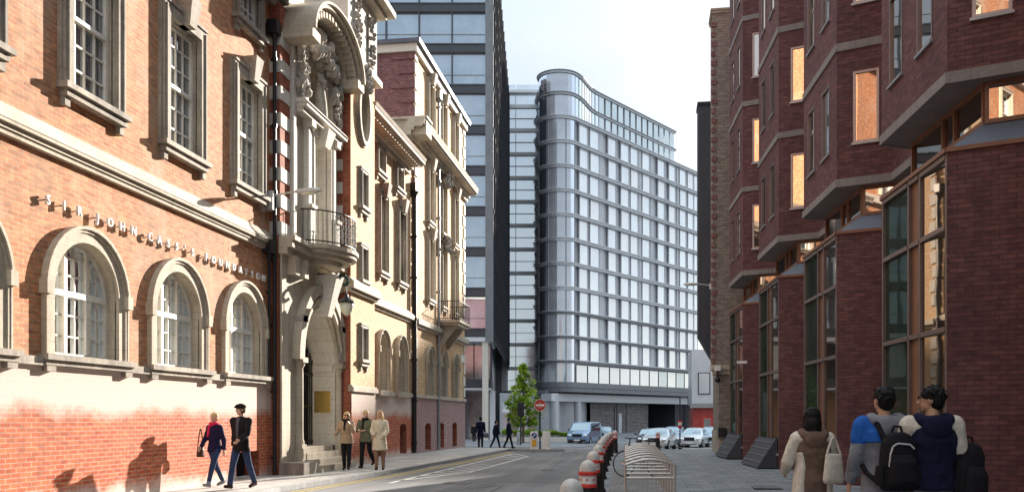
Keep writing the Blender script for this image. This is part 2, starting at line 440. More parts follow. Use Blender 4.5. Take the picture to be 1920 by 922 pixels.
vp = nnode(t, 'ShaderNodeTexBrick'); t.links.new(tco.outputs['Object'], vp.inputs['Vector']); vp.inputs['Scale'].default_value = 1; vp.inputs['Brick Width'].default_value = 7.3; vp.inputs['Row Height'].default_value = 3.1; vp.inputs['Mortar Size'].default_value = .02
vp.inputs['Color1'].default_value = (.76,.76,.76,1); vp.inputs['Color2'].default_value = (1.16,1.16,1.16,1); vp.inputs['Mortar'].default_value = (.6,.6,.6,1)
c = mixc(t, 1.0, c, vp.outputs['Color'], 'MULTIPLY')
t.links.new(c, b.inputs['Base Color']); bump(t, b, f1, .3, .01)
def paving(name, c1, c2, joint, bw, bh, ms=.012):
    brick(name, c1, c2, joint, stain=tuple(x*.6 for x in c1), amt=.5, bw=bw, bh=bh, ms=ms, rough=.7, bmp=.25, big=.5)
paving('paving_york', (.50,.50,.475), (.56,.555,.53), (.28,.28,.27), .9, .6)
paving('paving_grey', (.20,.225,.25), (.25,.275,.30), (.10,.105,.11), .6, .6)
paving('paving_setts', (.20,.20,.20), (.27,.265,.26), (.12,.12,.12), .2, .12)
mat('marking', (.62,.62,.58), .7, var=.35, scale=8)
mat('marking_yellow', (.62,.45,.1), .7, var=.35, scale=8)

# ================================================================= THE GROUND
YS = [-120, -40, 0, 20, 42, 52, 62, 75, 160, 400, 1500]
g = MB()
XS = [-900, -120, -30, 0, 30, 120, 900]
for a, b in zip(YS, YS[1:]):
    for c, d in zip(XS, XS[1:]):
        g.poly([(c,a,gz(a)),(d,a,gz(a)),(d,b,gz(b)),(c,b,gz(b))])
tag(g.build('road', 'asphalt'), 'dark grey asphalt carriageway running between the pavements', kind='structure')

def slab(name, matname, pts, h, kerb=True, label=None):
    """pavement: list of plan points (closed), top at gz+h, with granite kerb band"""
    b = MB(); top = [(p[0], p[1], gz(p[1]) + h) for p in pts]
    b.poly(top)
    o = b.build(name, matname); tag(o, kind='structure')
    if label: o['label'] = label
    k = MB()
    n = len(pts)
    for i in range(n):
        p, q = pts[i], pts[(i+1) % n]
        k.poly([(p[0],p[1],gz(p[1])-.2),(q[0],q[1],gz(q[1])-.2),(q[0],q[1],gz(q[1])+h+.004),(p[0],p[1],gz(p[1])+h+.004)])
    ar = sum(pts[i][0]*pts[(i+1)%n][1]-pts[(i+1)%n][0]*pts[i][1] for i in range(n))
    for i in range(n):
        p, q = Vector(pts[i]), Vector(pts[(i+1) % n]); d = (q-p)
        if d.length < .01: continue
        d.normalize(); nn = Vector((-d.y, d.x))*(.15 if ar > 0 else -.15)
        k.poly([(p.x,p.y,gz(p.y)+h+.004),(q.x,q.y,gz(q.y)+h+.004),(q.x+nn.x,q.y+nn.y,gz(q.y+nn.y)+h+.004),(p.x+nn.x,p.y+nn.y,gz(p.y+nn.y)+h+.004)])
    ko = k.build('kerb', 'kerb_granite'); tag(ko, kind='structure')
    return o
LP = [(-8.5,-20),(-8.15,5),(-7.85,18.5),(-7.5,22),(-7.15,26),(-6.9,31),(-6.72,36),(-6.6,41),(-6.62,44.2),(-6.9,45.6),(-7.6,46.8),(-8.7,47.8),(-10.6,48.6)]
slab('pavement', 'paving_york', [(-16,-20)] + LP + [(-16,48.6)], .1, label='pale flagged pavement along the sunlit brick school')
RK = [(-.35,-20),(-.62,0),(-.98,8),(-1.18,20),(-1.5,32),(-1.78,41.5),(-1.3,43.2),(0,44.2),(2.0,45)]
slab('pavement', 'paving_grey', RK + [(6,45),(20,42),(20,-20)], .06, label='blue-grey flagged pavement beside the dark brick offices')
b = MB(); b.poly([(-.55,9,.066),(.95,9,.066),(.35,27,.066),(-1.0,27,.066)]); tag(b.build('path', 'paving_setts'), 'band of small setts under the cycle stands', kind='structure')
# far pavement round the glass tower and the hotel
FP = [(-60,62),(-30,57.5),(-16,56.5),(-8.6,58.5),(-6.4,61),(-5.0,66),(-4.6,72),(-3,78),(3,90),(7,108),(10,118),(16,140),(20,160),(-60,160)]
slab('pavement', 'paving_grey', FP, .1, label='pavement in front of the glass tower and the hotel')
# traffic island
IC = ppl(1006, 43.2)
isl = [(IC.x + 1.35*math.cos(q)*1.0, IC.y + .75*math.sin(q)) for q in [2*math.pi*i/14 for i in range(14)]]
slab('pavement', 'paving_grey', isl, .1, label='small kerbed traffic island with a no entry sign')
# painted markings
mk = MB()
def line_g(x0, y0, x1, y1, wd=.1, z=.004, b=mk):
    a, c = Vector((x0, y0)), Vector((x1, y1)); d = (c-a).normalized(); n = Vector((-d.y, d.x))*wd/2
    b.poly([(a.x-n.x,a.y-n.y,gz(a.y)+z),(c.x-n.x,c.y-n.y,gz(c.y)+z),(c.x+n.x,c.y+n.y,gz(c.y)+z),(a.x+n.x,a.y+n.y,gz(a.y)+z)])
def gpt(px, py): 
    z = EYE*F/(py-782); return ppl(px, z)
hatch = [((800,880),(985,846)),((893,880),(1000,856))]
p0, p1 = gpt(730,905), gpt(962,850); q0, q1 = gpt(880,885), gpt(990,855)
line_g(p0.x,p0.y,p1.x,p1.y,.12); line_g(q0.x,q0.y,q1.x,q1.y,.12)
for i in range(12):
    t = i/11; a = p0.lerp(p1, t*.95+.05); c = q0.lerp(q1, max(0, t*1.0))
    line_g(a.x, a.y+.0, c.x, c.y, .13)
tag(mk.build('road_marking', 'marking'), 'worn white hatching leading to the traffic island', kind='structure')
mk2 = MB()
for off in (.28, .5):
    for (a, b_) in zip(LP[1:8], LP[2:9]): line_g(a[0]+off, a[1], b_[0]+off, b_[1], .07, .005, mk2)
for off in (-.25,):
    for (a, b_) in zip(RK[1:5], RK[2:6]): line_g(a[0]+off, a[1], b_[0]+off, b_[1], .07, .005, mk2)
tag(mk2.build('road_marking', 'marking_yellow'), 'faded yellow lines painted beside the kerbs', kind='structure')

# ================================================================= window kit
def rect_hole(uc, v0, v1, wd): return [(uc-wd/2,v0),(uc+wd/2,v0),(uc+wd/2,v1),(uc-wd/2,v1)]
def arch_line(uc, v0, vs, r, n=18, rz=None):
    rz = rz or r
    return [(uc-r, v0)] + [(uc - r*math.cos(math.pi*i/n), vs + rz*math.sin(math.pi*i/n)) for i in range(n+1)] + [(uc+r, v0)]
def sash(bld, fr, uc, v0, v1, wd, cols=4, rows=3, sur=.25, pr=.22, depth=.30, key=True, wbase=0, smat='stone', lab=None, sill=True, apron=True):
    f = MB(); d = -depth + wbase; u0, u1 = uc-wd/2, uc+wd/2
    ft = .075
    f.fbox(fr,u0,u0+ft,v0,v1,d,d+.09); f.fbox(fr,u1-ft,u1,v0,v1,d,d+.09)
    f.fbox(fr,u0+ft,u1-ft,v0,v0+ft,d,d+.09); f.fbox(fr,u0+ft,u1-ft,v1-ft,v1,d,d+.09)
    vm = (v0+v1)/2
    if rows > 1: f.fbox(fr,u0+ft,u1-ft,vm-.035,vm+.035,d,d+.11)
    for i in range(1, cols):
        u = u0+ft+(wd-2*ft)*i/cols; f.fbox(fr,u-.015,u+.015,v0+ft,v1-ft,d,d+.06)
    nr = rows*2 if rows > 1 else 2
    for j in range(1, nr):
        v = v0 + (v1-v0)*j/nr
        if rows > 1 and j == rows: continue
        f.fbox(fr,u0+ft,u1-ft,v-.015,v+.015,d,d+.058)
    o = f.build('window', 'white_timber', bld)
    if lab: o['label'] = lab
    p = MB(); p.panel(fr, [(u0,v0),(u1,v0),(u1,v1),(u0,v1)], w=d+.02); p.build('pane', 'glass_old', o)
    s = MB(); w0 = wbase
    if sur:
        s.fbox(fr,u0-sur,u0,v0-.02,v1+sur,w0-.02,w0+pr); s.fbox(fr,u1,u1+sur,v0-.02,v1+sur,w0-.02,w0+pr)
        s.fbox(fr,u0,u1,v1,v1+sur,w0-.02,w0+pr)
        s.fbox(fr,u0-sur-.05,u0-sur,v0-.02,v1+sur+.05,w0,w0+pr*.62); s.fbox(fr,u1+sur,u1+sur+.05,v0-.02,v1+sur+.05,w0,w0+pr*.62)
        s.fbox(fr,u0-sur,u1+sur,v1+sur,v1+sur+.06,w0,w0+pr*1.25)
        s.fbox(fr,u0-sur+.06,u0-sur+.10,v0,v1+sur-.06,w0+pr,w0+pr+.03); s.fbox(fr,u1+sur-.10,u1+sur-.06,v0,v1+sur-.06,w0+pr,w0+pr+.03)
    s.strip(fr, [(u0,v0),(u0,v1),(u1,v1),(u1,v0),(u0,v0)], d, w0-.0)
    if key and sur:
        k0 = .17; P = fr.p
        for (a, b_, c, e, ww) in ((uc-k0*.8, uc+k0*.8, v1+.0, v1+sur+.35, w0+pr+.14),):
            s.hexa([P(a,c,w0),P(b_,c,w0),P(b_,c,ww),P(a,c,ww),P(uc-k0*1.25,e,w0),P(uc+k0*1.25,e,w0),P(uc+k0*1.25,e,ww+.1),P(uc-k0*1.25,e,ww+.1)])
    s.build('surround', smat, o)
    if sill:
        l = MB()
        l.fbox(fr,u0-sur-.08,u1+sur+.08,v0-.12,v0-.02,w0-.03,w0+pr+.09)
        l.fbox(fr,u0-sur,u1+sur,v0-.24,v0-.12,w0-.03,w0+pr+.03)
        for uu in (u0-sur+.02, u1+sur-.16): l.fbox(fr,uu,uu+.14,v0-.40,v0-.24,w0,w0+pr*.8)
        l.build('sill', smat, o)
    return o
def archwin(bld, fr, uc, v0, vs, r, cols=6, ring=.28, pr=.16, depth=.42, wbase=0, smat='stone', rows=3, imp=True, lab=None):
    f = MB(); d = wbase-depth; ft = .07
    f.ring(fr, arch_line(uc,v0,vs,r-ft), arch_line(uc,v0,vs,r), d, d+.09)
    f.fbox(fr,uc-r+ft,uc+r-ft,v0,v0+ft,d,d+.09); f.fbox(fr,uc-r+ft,uc+r-ft,vs-.05,vs+.05,d,d+.11)
    for i in range(1, cols):
        u = uc-r+2*r*i/cols; h = math.sqrt(max(0,(r-ft)**2-(u-uc)**2)); big = (cols == 6 and i in (2,4)) or (cols < 5 and i == cols//2)
        q = .04 if big else .014
        f.fbox(fr,u-q,u+q,v0+ft,vs+h,d,d+(.10 if big else .06))
    for j in range(1, rows): 
        v = v0+(vs-v0)*j/rows; f.fbox(fr,uc-r+ft,uc+r-ft,v-.014,v+.014,d,d+.057)
    for v in (vs+r*.36, vs+r*.7):
        h = math.sqrt(max(0,(r-ft)**2-(v-vs)**2)); f.fbox(fr,uc-h,uc+h,v-.014,v+.014,d,d+.057)
    o = f.build('window', 'white_timber', bld)
    if lab: o['label'] = lab
    p = MB(); p.panel(fr, arch_line(uc,v0,vs,r), w=d+.02); p.build('pane', 'glass_old', o)
    s = MB()
    s.strip(fr, arch_line(uc,v0,vs,r), d, wbase)
    s.ring(fr, arch_line(uc,v0,vs,r), arch_line(uc,v0,vs,r+ring*.6), wbase-.02, wbase+pr*.6)
    s.ring(fr, arch_line(uc,v0,vs,r+ring*.6), arch_line(uc,v0,vs,r+ring*.8), wbase-.02, wbase+pr*.85)
    s.ring(fr, arch_line(uc,vs,vs,r+ring*.8)[1:-1], arch_line(uc,vs,vs,r+ring)[1:-1], wbase-.02, wbase+pr*1.2)
    s.ring(fr, [(uc-r-ring*.8,v0),(uc-r-ring*.8,vs)], [(uc-r-ring*.92,v0),(uc-r-ring*.92,vs)], wbase-.02, wbase+pr*.95)
    s.ring(fr, [(uc+r+ring*.8,v0),(uc+r+ring*.8,vs)], [(uc+r+ring*.92,v0),(uc+r+ring*.92,vs)], wbase-.02, wbase+pr*.95)
    if imp:
        for sg in (-1, 1):
            a, b_ = sorted((uc+sg*(r+ring*.55), uc+sg*(r+ring*1.12))); s.fbox(fr,a,b_,vs-.12,vs+.12,wbase,wbase+pr*1.45)
    s.build('surround', smat, o)
    return o

# ================================================================= THE SCHOOL (left)
LX = -9.96
sch = thing('school_building', 'long orange brick school with stone arched windows, striped entrance bay and raised lettering', 'school', (LX, 22.75, .1))
fA = Fr((LX, 0), (0, 1), -1)              # u = world Y, out = +X
PX = lambda px, D=9.96: D/math.tan(-(math.atan((px-960)/F)-TH))     # world Y where column px meets plane X=-D
A0, A1 = -4.0, 22.75
archA = [14.82 + 3.2*k for k in range(-5, 3)]
bigA = [14.98 + 3.2*k for k in range(-5, 3)]
AR = .93; VS = 3.78; V0 = 2.66
holes = [arch_line(u, V0, VS, AR) for u in archA] + [rect_hole(u, 7.35, 10.0, 1.32) for u in bigA] + [rect_hole(u+.05, 11.45, 12.35, 1.2) for u in bigA]
b = MB(); b.panel(fA, [(A0,2.45),(A1,2.45),(A1,13),(A0,13)], holes)
b.poly([(LX,A0,0),(LX,A0,13),(LX-12,A0,13),(LX-12,A0,0)])
b.build('wall', 'brick_orange', sch)
b = MB(); vh = [[(u-.65,.1),(u+.65,.1),(u+.65,.75),(u-.65,.75)] for u in (21.35, 11.75, 2.15)]
b.panel(fA, [(A0,0),(A1,0),(A1,2.46),(A0,2.46)], vh, w=.05)
b.build('plinth_wall', 'brick_plinth', sch)
for u in (21.35, 11.75, 2.15):
    b = MB(); b.strip(fA, [(u-.65,.1),(u-.65,.75),(u+.65,.75),(u+.65,.1)], -.35, .05, 0); b.panel(fA, [(u-.65,.1),(u+.65,.1),(u+.65,.75),(u-.65,.75)], w=-.35, m=1)
    b.build('basement_opening', ['brick_red', 'void_dark'], sch)
for u in archA: archwin(sch, fA, u, V0, VS, AR, ring=.29, pr=.11, depth=.27)
for u in bigA: sash(sch, fA, u, 7.35, 10.0, 1.32, 4, 3, sur=.24, pr=.13, depth=.18, smat='stone_sooty')
for u in bigA: sash(sch, fA, u+.05, 11.45, 12.35, 1.2, 4, 1, sur=.18, pr=.12, depth=.16, key=False, smat='stone_sooty')
# sill course with heavier sills under each arched window
b = MB(); b.fbox(fA,A0,A1,2.46,2.60,-.02,.14)
for u in archA: b.fbox(fA,u-1.32,u+1.32,2.56,2.66,-.02,.22); b.fbox(fA,u-1.28,u+1.28,2.47,2.56,-.02,.16); b.fbox(fA,u-1.25,u-1.02,2.37,2.47,0,.15); b.fbox(fA,u+1.02,u+1.25,2.37,2.47,0,.15)
b.build('sill_course', 'stone_sooty', sch)
b = MB(); b.fbox(fA,A0,A1,6.08,6.16,-.02,.13); b.fbox(fA,A0,A1,6.16,6.22,-.02,.19); b.fbox(fA,A0,A1,6.0,6.08,-.02,.10)
b.wedge(fA,A0,A1,6.22,6.50,-.02,.20,.05)
b.build('string_course', 'stone', sch)
def cornice(bld, fr, u0, u1, v0, v1, pr, dent=.0, m='stone_sooty', name='cornice', wb=0):
    b = MB(); h = v1-v0
    b.fbox(fr,u0,u1,v0,v0+h*.3,-.02,wb+pr*.18); b.fbox(fr,u0,u1,v0+h*.3,v0+h*.5,-.02,wb+pr*.34)
    b.wedge(fr,u0,u1,v0+h*.5,v0+h*.62,-.02,wb+pr*.8,wb+pr*.86); b.fbox(fr,u0,u1,v0+h*.62,v0+h*.82,-.02,wb+pr*.92); b.wedge(fr,u0,u1,v0+h*.82,v1,-.02,wb+pr*.94,wb+pr)
    if dent:
        u = u0+.05
        while u < u1-dent: b.fbox(fr,u,u+dent*.5,v0+h*.34,v0+h*.52,wb+pr*.2,wb+pr*.74); u += dent
    return b.build(name, m, bld)
cornice(sch, fA, A0, 23.3, 12.55, 13.3, .95, .5)
b = MB(); b.fbox(fA,A0,A1,13.3,14.0,-.4,-.1); b.build('parapet', 'stone', sch)
# raised lettering on the wall
txt = "SIR JOHN CASS'S FOUNDATION"
def letter(ch, fr, u, v, h, w0, th, m, bld, flip=False):
    cu = bpy.data.curves.new('letter', 'FONT'); cu.body = ch; cu.size = h*1.38; cu.extrude = th/2; cu.align_x = 'CENTER'; cu.resolution_u = 2
    tmp = bpy.data.objects.new('letter_tmp', cu); me = bpy.data.meshes.new_from_object(tmp)
    bpy.data.objects.remove(tmp); bpy.data.curves.remove(cu)
    X = fr.d if not flip else -fr.d
    Mx = Matrix((( X.x,0,fr.n.x,0),(X.y,0,fr.n.y,0),(0,1,0,0),(0,0,0,1)))
    o = bpy.data.objects.new('letter', me); COL.objects.link(o); me.materials.append(M[m])
    me.transform(Matrix.Translation(fr.p(u, v, w0+th/2)) @ Mx)
    if bld is not None:
        me.transform(WM(bld).inverted()); o.parent = bld
    return o
# positions measured in the photo: word starts along the wall
words = [('SIR', 13.68, .42), ('JOHN', 15.05, .385), ("CASS'S", 16.80, .34), ('FOUNDATION', 19.12, .345)]
for wd, u0, st in words:
    for i, ch in enumerate(wd):
        letter(ch, fA, u0+i*st, 5.14, .17, .05, .05, 'white_paint', sch)
b = MB()
for wd, u0, st in words:
    for i, ch in enumerate(wd): b.tube(fA.p(u0+i*st, 5.22, -.01), fA.p(u0+i*st, 5.22, .05), .012, .012, 5)
split_build(b, 'letter_pin', 'iron_black', sch)
# downpipe
def pipe(bld, x, y, z0, z1, r=.06, m='iron_black', name='downpipe'):
    b = MB(); b.tube((x,y,z0),(x,y,z1),r,r,10)
    z = z0+.4
    while z < z1: b.tube((x,y,z),(x,y,z+.09),r*1.35,r*1.35,10); b.box(x-r*2.2,x,y-r*.6,y+r*.6,z,z+.06); z += 1.75
    b.box(x-.16,x+.12,y-.16,y+.16,z1-.1,z1+.25); b.tube((x,y,z1-.3),(x,y,z1-.1),r,r*2,8)
    o = b.build(name, m, bld, smooth='auto'); return o
pipe(sch, LX+.22, 22.58, .1, 11.8, .05)
pipe(sch, LX+.14, 22.42, 2.7, 6.0, .04)

# ---- entrance bay
E0, E1 = 22.75, 27.15; EW = .30
fE = Fr((LX+EW, 0), (0, 1), -1)
c0, c1 = 23.6, 26.85                     # stone centre
uc = 25.4; DR = 1.42; DVS = 3.2
b = MB(); zs = 2.46; i = 0
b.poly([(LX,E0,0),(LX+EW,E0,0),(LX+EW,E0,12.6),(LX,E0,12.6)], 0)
fS = Fr((LX, E0), (1, 0), -1)
b.panel(fE, [(E0,0),(c0,0),(c0,12.6),(E0,12.6)], m=0); b.panel(fE, [(c1,0),(E1,0),(E1,12.6),(c1,12.6)], m=0)
z = 6.45
while z < 11.8:
    b.fbox(fE, E0-.01, E0+.62, z, z+.36, -.32, .03, 1); b.fbox(fE, c1+.05, E1+.02, z, z+.36, -.02, .03, 1); z += .72
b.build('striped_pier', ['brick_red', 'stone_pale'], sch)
b = MB(); b.fbox(fE,E0+.66,E0+.84,6.4,12.2,-.02,.12); b.build('pilaster', 'stone_pale', sch)
dh = arch_line(uc, .55, DVS, DR, 20, 1.55)
wh = rect_hole(uc+.02, 6.55, 9.75, 1.35)
nh = arch_line(uc, 10.45, 11.3, .75, 12)
b = MB(); b.panel(fE, [(c0,.55),(c1,.55),(c1,12.6),(c0,12.6)], [ [(u,v if v>.56 else .57) for u,v in dh], wh, nh], w=.06)
b.fbox(fE,E0,c0,.0,6.0,-.02,.055); b.fbox(fE,c1,E1,0,6.0,-.02,.055)
b.strip(fE, nh, -.5, .06); b.panel(fE, nh, w=-.5)
b.build('stone_bay_wall', 'stone', sch)
b = MB(); b.strip(fE, dh, -.80, .06); b.build('porch_reveal', 'stone_pale', sch)
# arch mouldings of the porch
def al(r, rz=None): return arch_line(uc, 3.15, DVS, r, 20, rz or r*1.14)
b = MB(); b.ring(fE, al(DR)[1:-1], al(DR+.14)[1:-1], .06, .16); b.ring(fE, al(DR+.14)[1:-1], al(DR+.24)[1:-1], .06, .26); b.ring(fE, al(DR+.24)[1:-1], al(DR+.34)[1:-1], .06, .20)
b.ring(fE, al(DR+.34)[1:-1], al(DR+.58)[1:-1], .06, .30)
b.build('porch_arch', 'stone', sch)
b = MB(); P = fE.p
b.hexa([P(uc-.17,4.55,.05),P(uc+.17,4.55,.05),P(uc+.17,4.55,.42),P(uc-.17,4.55,.42),P(uc-.30,5.75,.05),P(uc+.30,5.75,.05),P(uc+.30,5.75,.75),P(uc-.30,5.75,.75)])
b.build('keystone', 'stone_pale', sch)
for sg in (-1, 1):
    ux = uc + sg*(DR+.17); cen = fE.p(ux, 0, .10)
    b = MB()
    b.fbox(fE, ux-.17, ux+.17, .0, .75, .0, .28); b.fbox(fE, ux-.16, ux+.16, .75, .86, .0, .26)
    b.lathe([(.15,.86),(.15,.93),(.125,1.0),(.12,1.3),(.12,2.8),(.11,2.95),(.13,3.0),(.165,3.05),(.165,3.12)], (cen.x, cen.y, 0), 14)
    b.fbox(fE, ux-.18, ux+.18, 3.12, 3.26, .0, .30); b.build('column', 'stone', sch, smooth='auto')
    b = MB(); b.fbox(fE, ux-.14, ux+.14, 3.26, 4.25, .0, .20)
    random.seed(int(ux*10))
    for k in range(26): b.ball(fE.p(ux+random.uniform(-.14,.14), random.uniform(3.4,4.2), .20), (random.uniform(.03,.07),)*3, 6, 5)
    b.fbox(fE, ux-.2, ux+.2, 4.25, 4.42, .0, .30); b.build('carved_block', 'stone_carved', sch, smooth='auto')
# gate inside porch
b = MB()
for k in range(17):
    u = uc-DR+.08+k*(2*DR-.16)/16; h = DVS + .75*1.1*math.sqrt(max(0, 1-((u-uc)/DR)**2)) - .2
    b.tube(fE.p(u,.72,-.66), fE.p(u,h,-.66), .016, .016, 5); b.tube(fE.p(u,h,-.66), fE.p(u,h+.14,-.66), .03, .002, 5)
for v in (.85, 1.9, 2.9, 3.3): b.fbox(fE, uc-DR, uc+DR, v, v+.05, -.68, -.64)
b.build('gate', 'iron_black', sch)
b = MB(); b.panel(fE, [(u,max(v,.6)) for u,v in dh], w=-.795); b.build('door', 'void_dark', sch)
b = MB(); fR = Fr((LX+EW+.03, uc+DR-.005), (-1, 0), 1)
b.box(LX+EW-.58,LX+EW-.06,uc+DR-.045,uc+DR-.005,1.75,2.42); b.build('brass_plaque', 'brass', sch)
b = MB()
b.box(LX+EW-.64,LX+EW-.60,uc+DR-.05,uc+DR-.004,1.71,2.46); b.box(LX+EW-.06,LX+EW-.02,uc+DR-.05,uc+DR-.004,1.71,2.46)
b.box(LX+EW-.60,LX+EW-.06,uc+DR-.05,uc+DR-.004,1.71,1.75); b.box(LX+EW-.60,LX+EW-.06,uc+DR-.05,uc+DR-.004,2.42,2.46)
b.build('plaque_frame', 'stone_pale', sch); b = MB(); b.box(LX+EW-.75,LX+EW+.0,uc+DR-.07,uc+DR+.0,3.02,3.2); b.build('impost', 'stone_pale', sch)
# steps: spread out from the porch towards the kerb
for k in range(4):
    h = .1+.165*(4-k); wx = .06+.24*k
    b = MB(); b.box(LX-.75, LX+EW+wx, uc-1.42-.06*k, uc+1.22+.02*k, h-.165 if k < 3 else .05, h); b.build('step', 'stone', sch)
b = MB(); b.box(LX+.32, LX+1.0, E0-.1, uc-1.75, .05, .40); b.build('step', 'stone_sooty', sch)
# band and entablature over the porch
b = MB(); b.fbox(fE,E0-.05,E1,5.95,6.12,-.02,.22); b.fbox(fE,E0-.05,E1,6.12,6.30,-.02,.36); b.fbox(fE,E0-.05,E1,6.30,6.42,-.02,.44)
for u in (E0+.35, E0+1.0, c1-.25): b.fbox(fE,u,u+.28,5.45,5.95,0,.3)
b.build('entablature', 'stone', sch)
# balcony
bal = MB(); bc = fE.p(uc, 0, 0)
def semi(r, n=16, rz=1.0): return [(uc - r*math.cos(math.pi*i/n), r*rz*math.sin(math.pi*i/n)) for i in range(n+1)]
for (r, z0, z1) in ((1.42,6.24,6.35),(1.50,6.35,6.46),(1.22,6.14,6.24),(.9,6.0,6.14)):
    pts = semi(r, 18, .80)
    bot = [fE.p(u, z0, w_) for u, w_ in pts]; top = [fE.p(u, z1, w_) for u, w_ in pts]
    bal.poly(bot); bal.poly(top)
    for i in range(len(pts)-1): bal.poly([bot[i],bot[i+1],top[i+1],top[i]])
balo = bal.build('balcony', 'stone', sch)
b = MB(); pts = semi(1.38, 26, .80)
for z in (6.56, 7.42): b.path([fE.p(u, z, w_) for u, w_ in pts], .02, 6)
for i, (u, w_) in enumerate(pts): b.tube(fE.p(u, 6.46, w_), fE.p(u, 7.42, w_), .011, .011, 5)
b.build('railing', 'iron_black', balo)
b = MB(); random.seed(3)
for i in range(7, 20):
    (u, w_), (u2, w2) = pts[i], pts[i+1]
    for k in range(4):
        cx = fE.p((u+u2)/2, 6.65+.2*k, (w_+w2)/2); b.path([cx+Vector((0,.08*math.cos(q),.09*math.sin(q))) for q in [j*math.pi/3 for j in range(7)]], .010, 4)
split_build(b, 'scroll_panel', 'white_paint', balo)
# tall window above the balcony with its stone case
sash(sch, fE, uc+.02, 6.55, 9.75, 1.35, 3, 3, sur=.22, pr=.16, depth=.34, wbase=.06, key=False, sill=False, smat='stone_pale')
b = MB()
for sg in (-1, 1):
    a = uc+sg*1.04; b.fbox(fE,a-.11,a+.11,6.45,9.95,.05,.22); b.fbox(fE,a-.15,a+.15,9.8,10.0,.05,.34); b.fbox(fE,a-.17,a+.17,6.45,7.5,.05,.30); b.fbox(fE,a-.20,a+.20,7.5,7.6,.05,.36)
b.fbox(fE,c0-.02,c1+.02,10.0,10.14,.05,.32); b.fbox(fE,c0-.05,c1+.05,10.14,10.24,.05,.44); b.wedge(fE,c0-.08,c1+.08,10.24,10.36,.05,.48,.38)
b.hexa([P(uc-.2,9.5,.05),P(uc+.2,9.5,.05),P(uc+.2,9.5,.35),P(uc-.2,9.5,.35),P(uc-.3,10.0,.05),P(uc+.3,10.0,.05),P(uc+.3,10.0,.5),P(uc-.3,10.0,.5)])
b.build('window_case', 'stone_pale', sch)
# carved trophies and standing figure under the hood
def carved(u0, u1, v0, v1, w0, n, seed):
    b = MB(); random.seed(seed); b.fbox(fE,u0,u1,v0,v1,.04,w0)
    for k in range(n):
        q = fE.p(random.uniform(u0-.03,u1+.03), random.uniform(v0,v1), w0+random.uniform(-.02,.12)); r = random.uniform(.04,.13)
        b.ball(q, (r, r*random.uniform(.6,1.3), r*random.uniform(.7,1.8)), 7, 5, rot=Matrix.Rotation(random.uniform(-.8,.8),3,'X'))
    return b
for (u0, u1, sd_) in ((c0+.02, c0+.5, 1), (c1-.5, c1-.02, 2)): carved(u0,u1,10.4,12.1,.16,60,sd_).build('carved_panel', 'stone_carved', sch, smooth='auto')
def statue(u, v, h, wo, name='statue'):
    b = MB(); s_ = h/1.75; c = fE.p(u, v, wo)
    def q(x, y, z): return c + Vector((-y*s_, x*s_, z*s_))   # faces +X
    b.loft([(q(0,0,0), .26*s_, .24*s_),(q(0,0,.5), .22*s_, .21*s_),(q(0,0,.95), .15*s_, .17*s_),(q(0,0,1.3), .15*s_, .20*s_),(q(0,0,1.45), .08*s_, .12*s_)], 12)
    b.ball(q(0,0,1.62), .13*s_, 10, 8)
    for k in range(7):
        a = k/7*6.28; b.cap(q(.2*math.cos(a), .2*math.sin(a), .05), q(.12*math.cos(a+.3), .12*math.sin(a+.3), 1.0), .05*s_, .03*s_, 6)
    b.cap(q(.19,0,1.38), q(.30,-.05,1.08), .06*s_, .05*s_); b.cap(q(.30,-.05,1.08), q(.12,-.2,.98), .05*s_, .035*s_)
    b.cap(q(-.19,0,1.38), q(-.27,-.08,1.1), .06*s_, .05*s_); b.cap(q(-.27,-.08,1.1), q(-.1,-.24,1.15), .05*s_, .035*s_)
    return b.build(name, 'stone_carved', sch, smooth='auto')
statue(uc, 10.42, 1.55, .12)
# segmental hood
b = MB(); hc = (E0+E1)/2+.15; hw = 2.02; rise = 1.25; hv = 12.0
def hood(f_, n=22): return [(hc - (hw*f_)*math.cos(math.pi*i/n), hv - (1-f_)*.2 + rise*f_*math.sin(math.pi*i/n)) for i in range(n+1)]
b.ring(fE, hood(.90), hood(.96), -.2, .65); b.ring(fE, hood(.96), hood(1.02), -.2, .82); b.ring(fE, hood(1.02), hood(1.06), -.2, .92)
b.ring(fE, hood(.80), hood(.90), -.2, .45)
for i in range(1, 22):                     # modillions under the hood
    q = math.pi*i/22; u = hc-hw*.9*math.cos(q); v = hv-.02+rise*.9*math.sin(q); b.fbox(fE,u-.06,u+.06,v-.16,v+.0,.45,.72)
b.panel(fE, hood(.82), w=.05)
b.fbox(fE, hc-hw*1.09, hc-hw*.8, hv-.25, hv+.0, -.02, .85); b.fbox(fE, hc+hw*.8, hc+hw*1.09, hv-.25, hv, -.02, .85)
b.build('hood_pediment', 'stone', sch, smooth='auto')
b = MB(); random.seed(5)
for k in range(80):
    q = random.uniform(.25, math.pi-.25); rr = random.uniform(.2,.72); u = hc-hw*rr*math.cos(q); v = hv-.2+rise*rr*math.sin(q)
    r = random.uniform(.07,.18); b.ball(fE.p(u,v,random.uniform(.1,.4)), (r*1.1,r,r*1.2), 7, 5)
b.build('pediment_carving', 'stone_carved', sch, smooth='auto')
# attic block above
b = MB(); b.fbox(fE, E0-.2, E1+.3, 12.6, 14.2, -2.5, -.15); b.build('attic', 'stone_pale', sch)

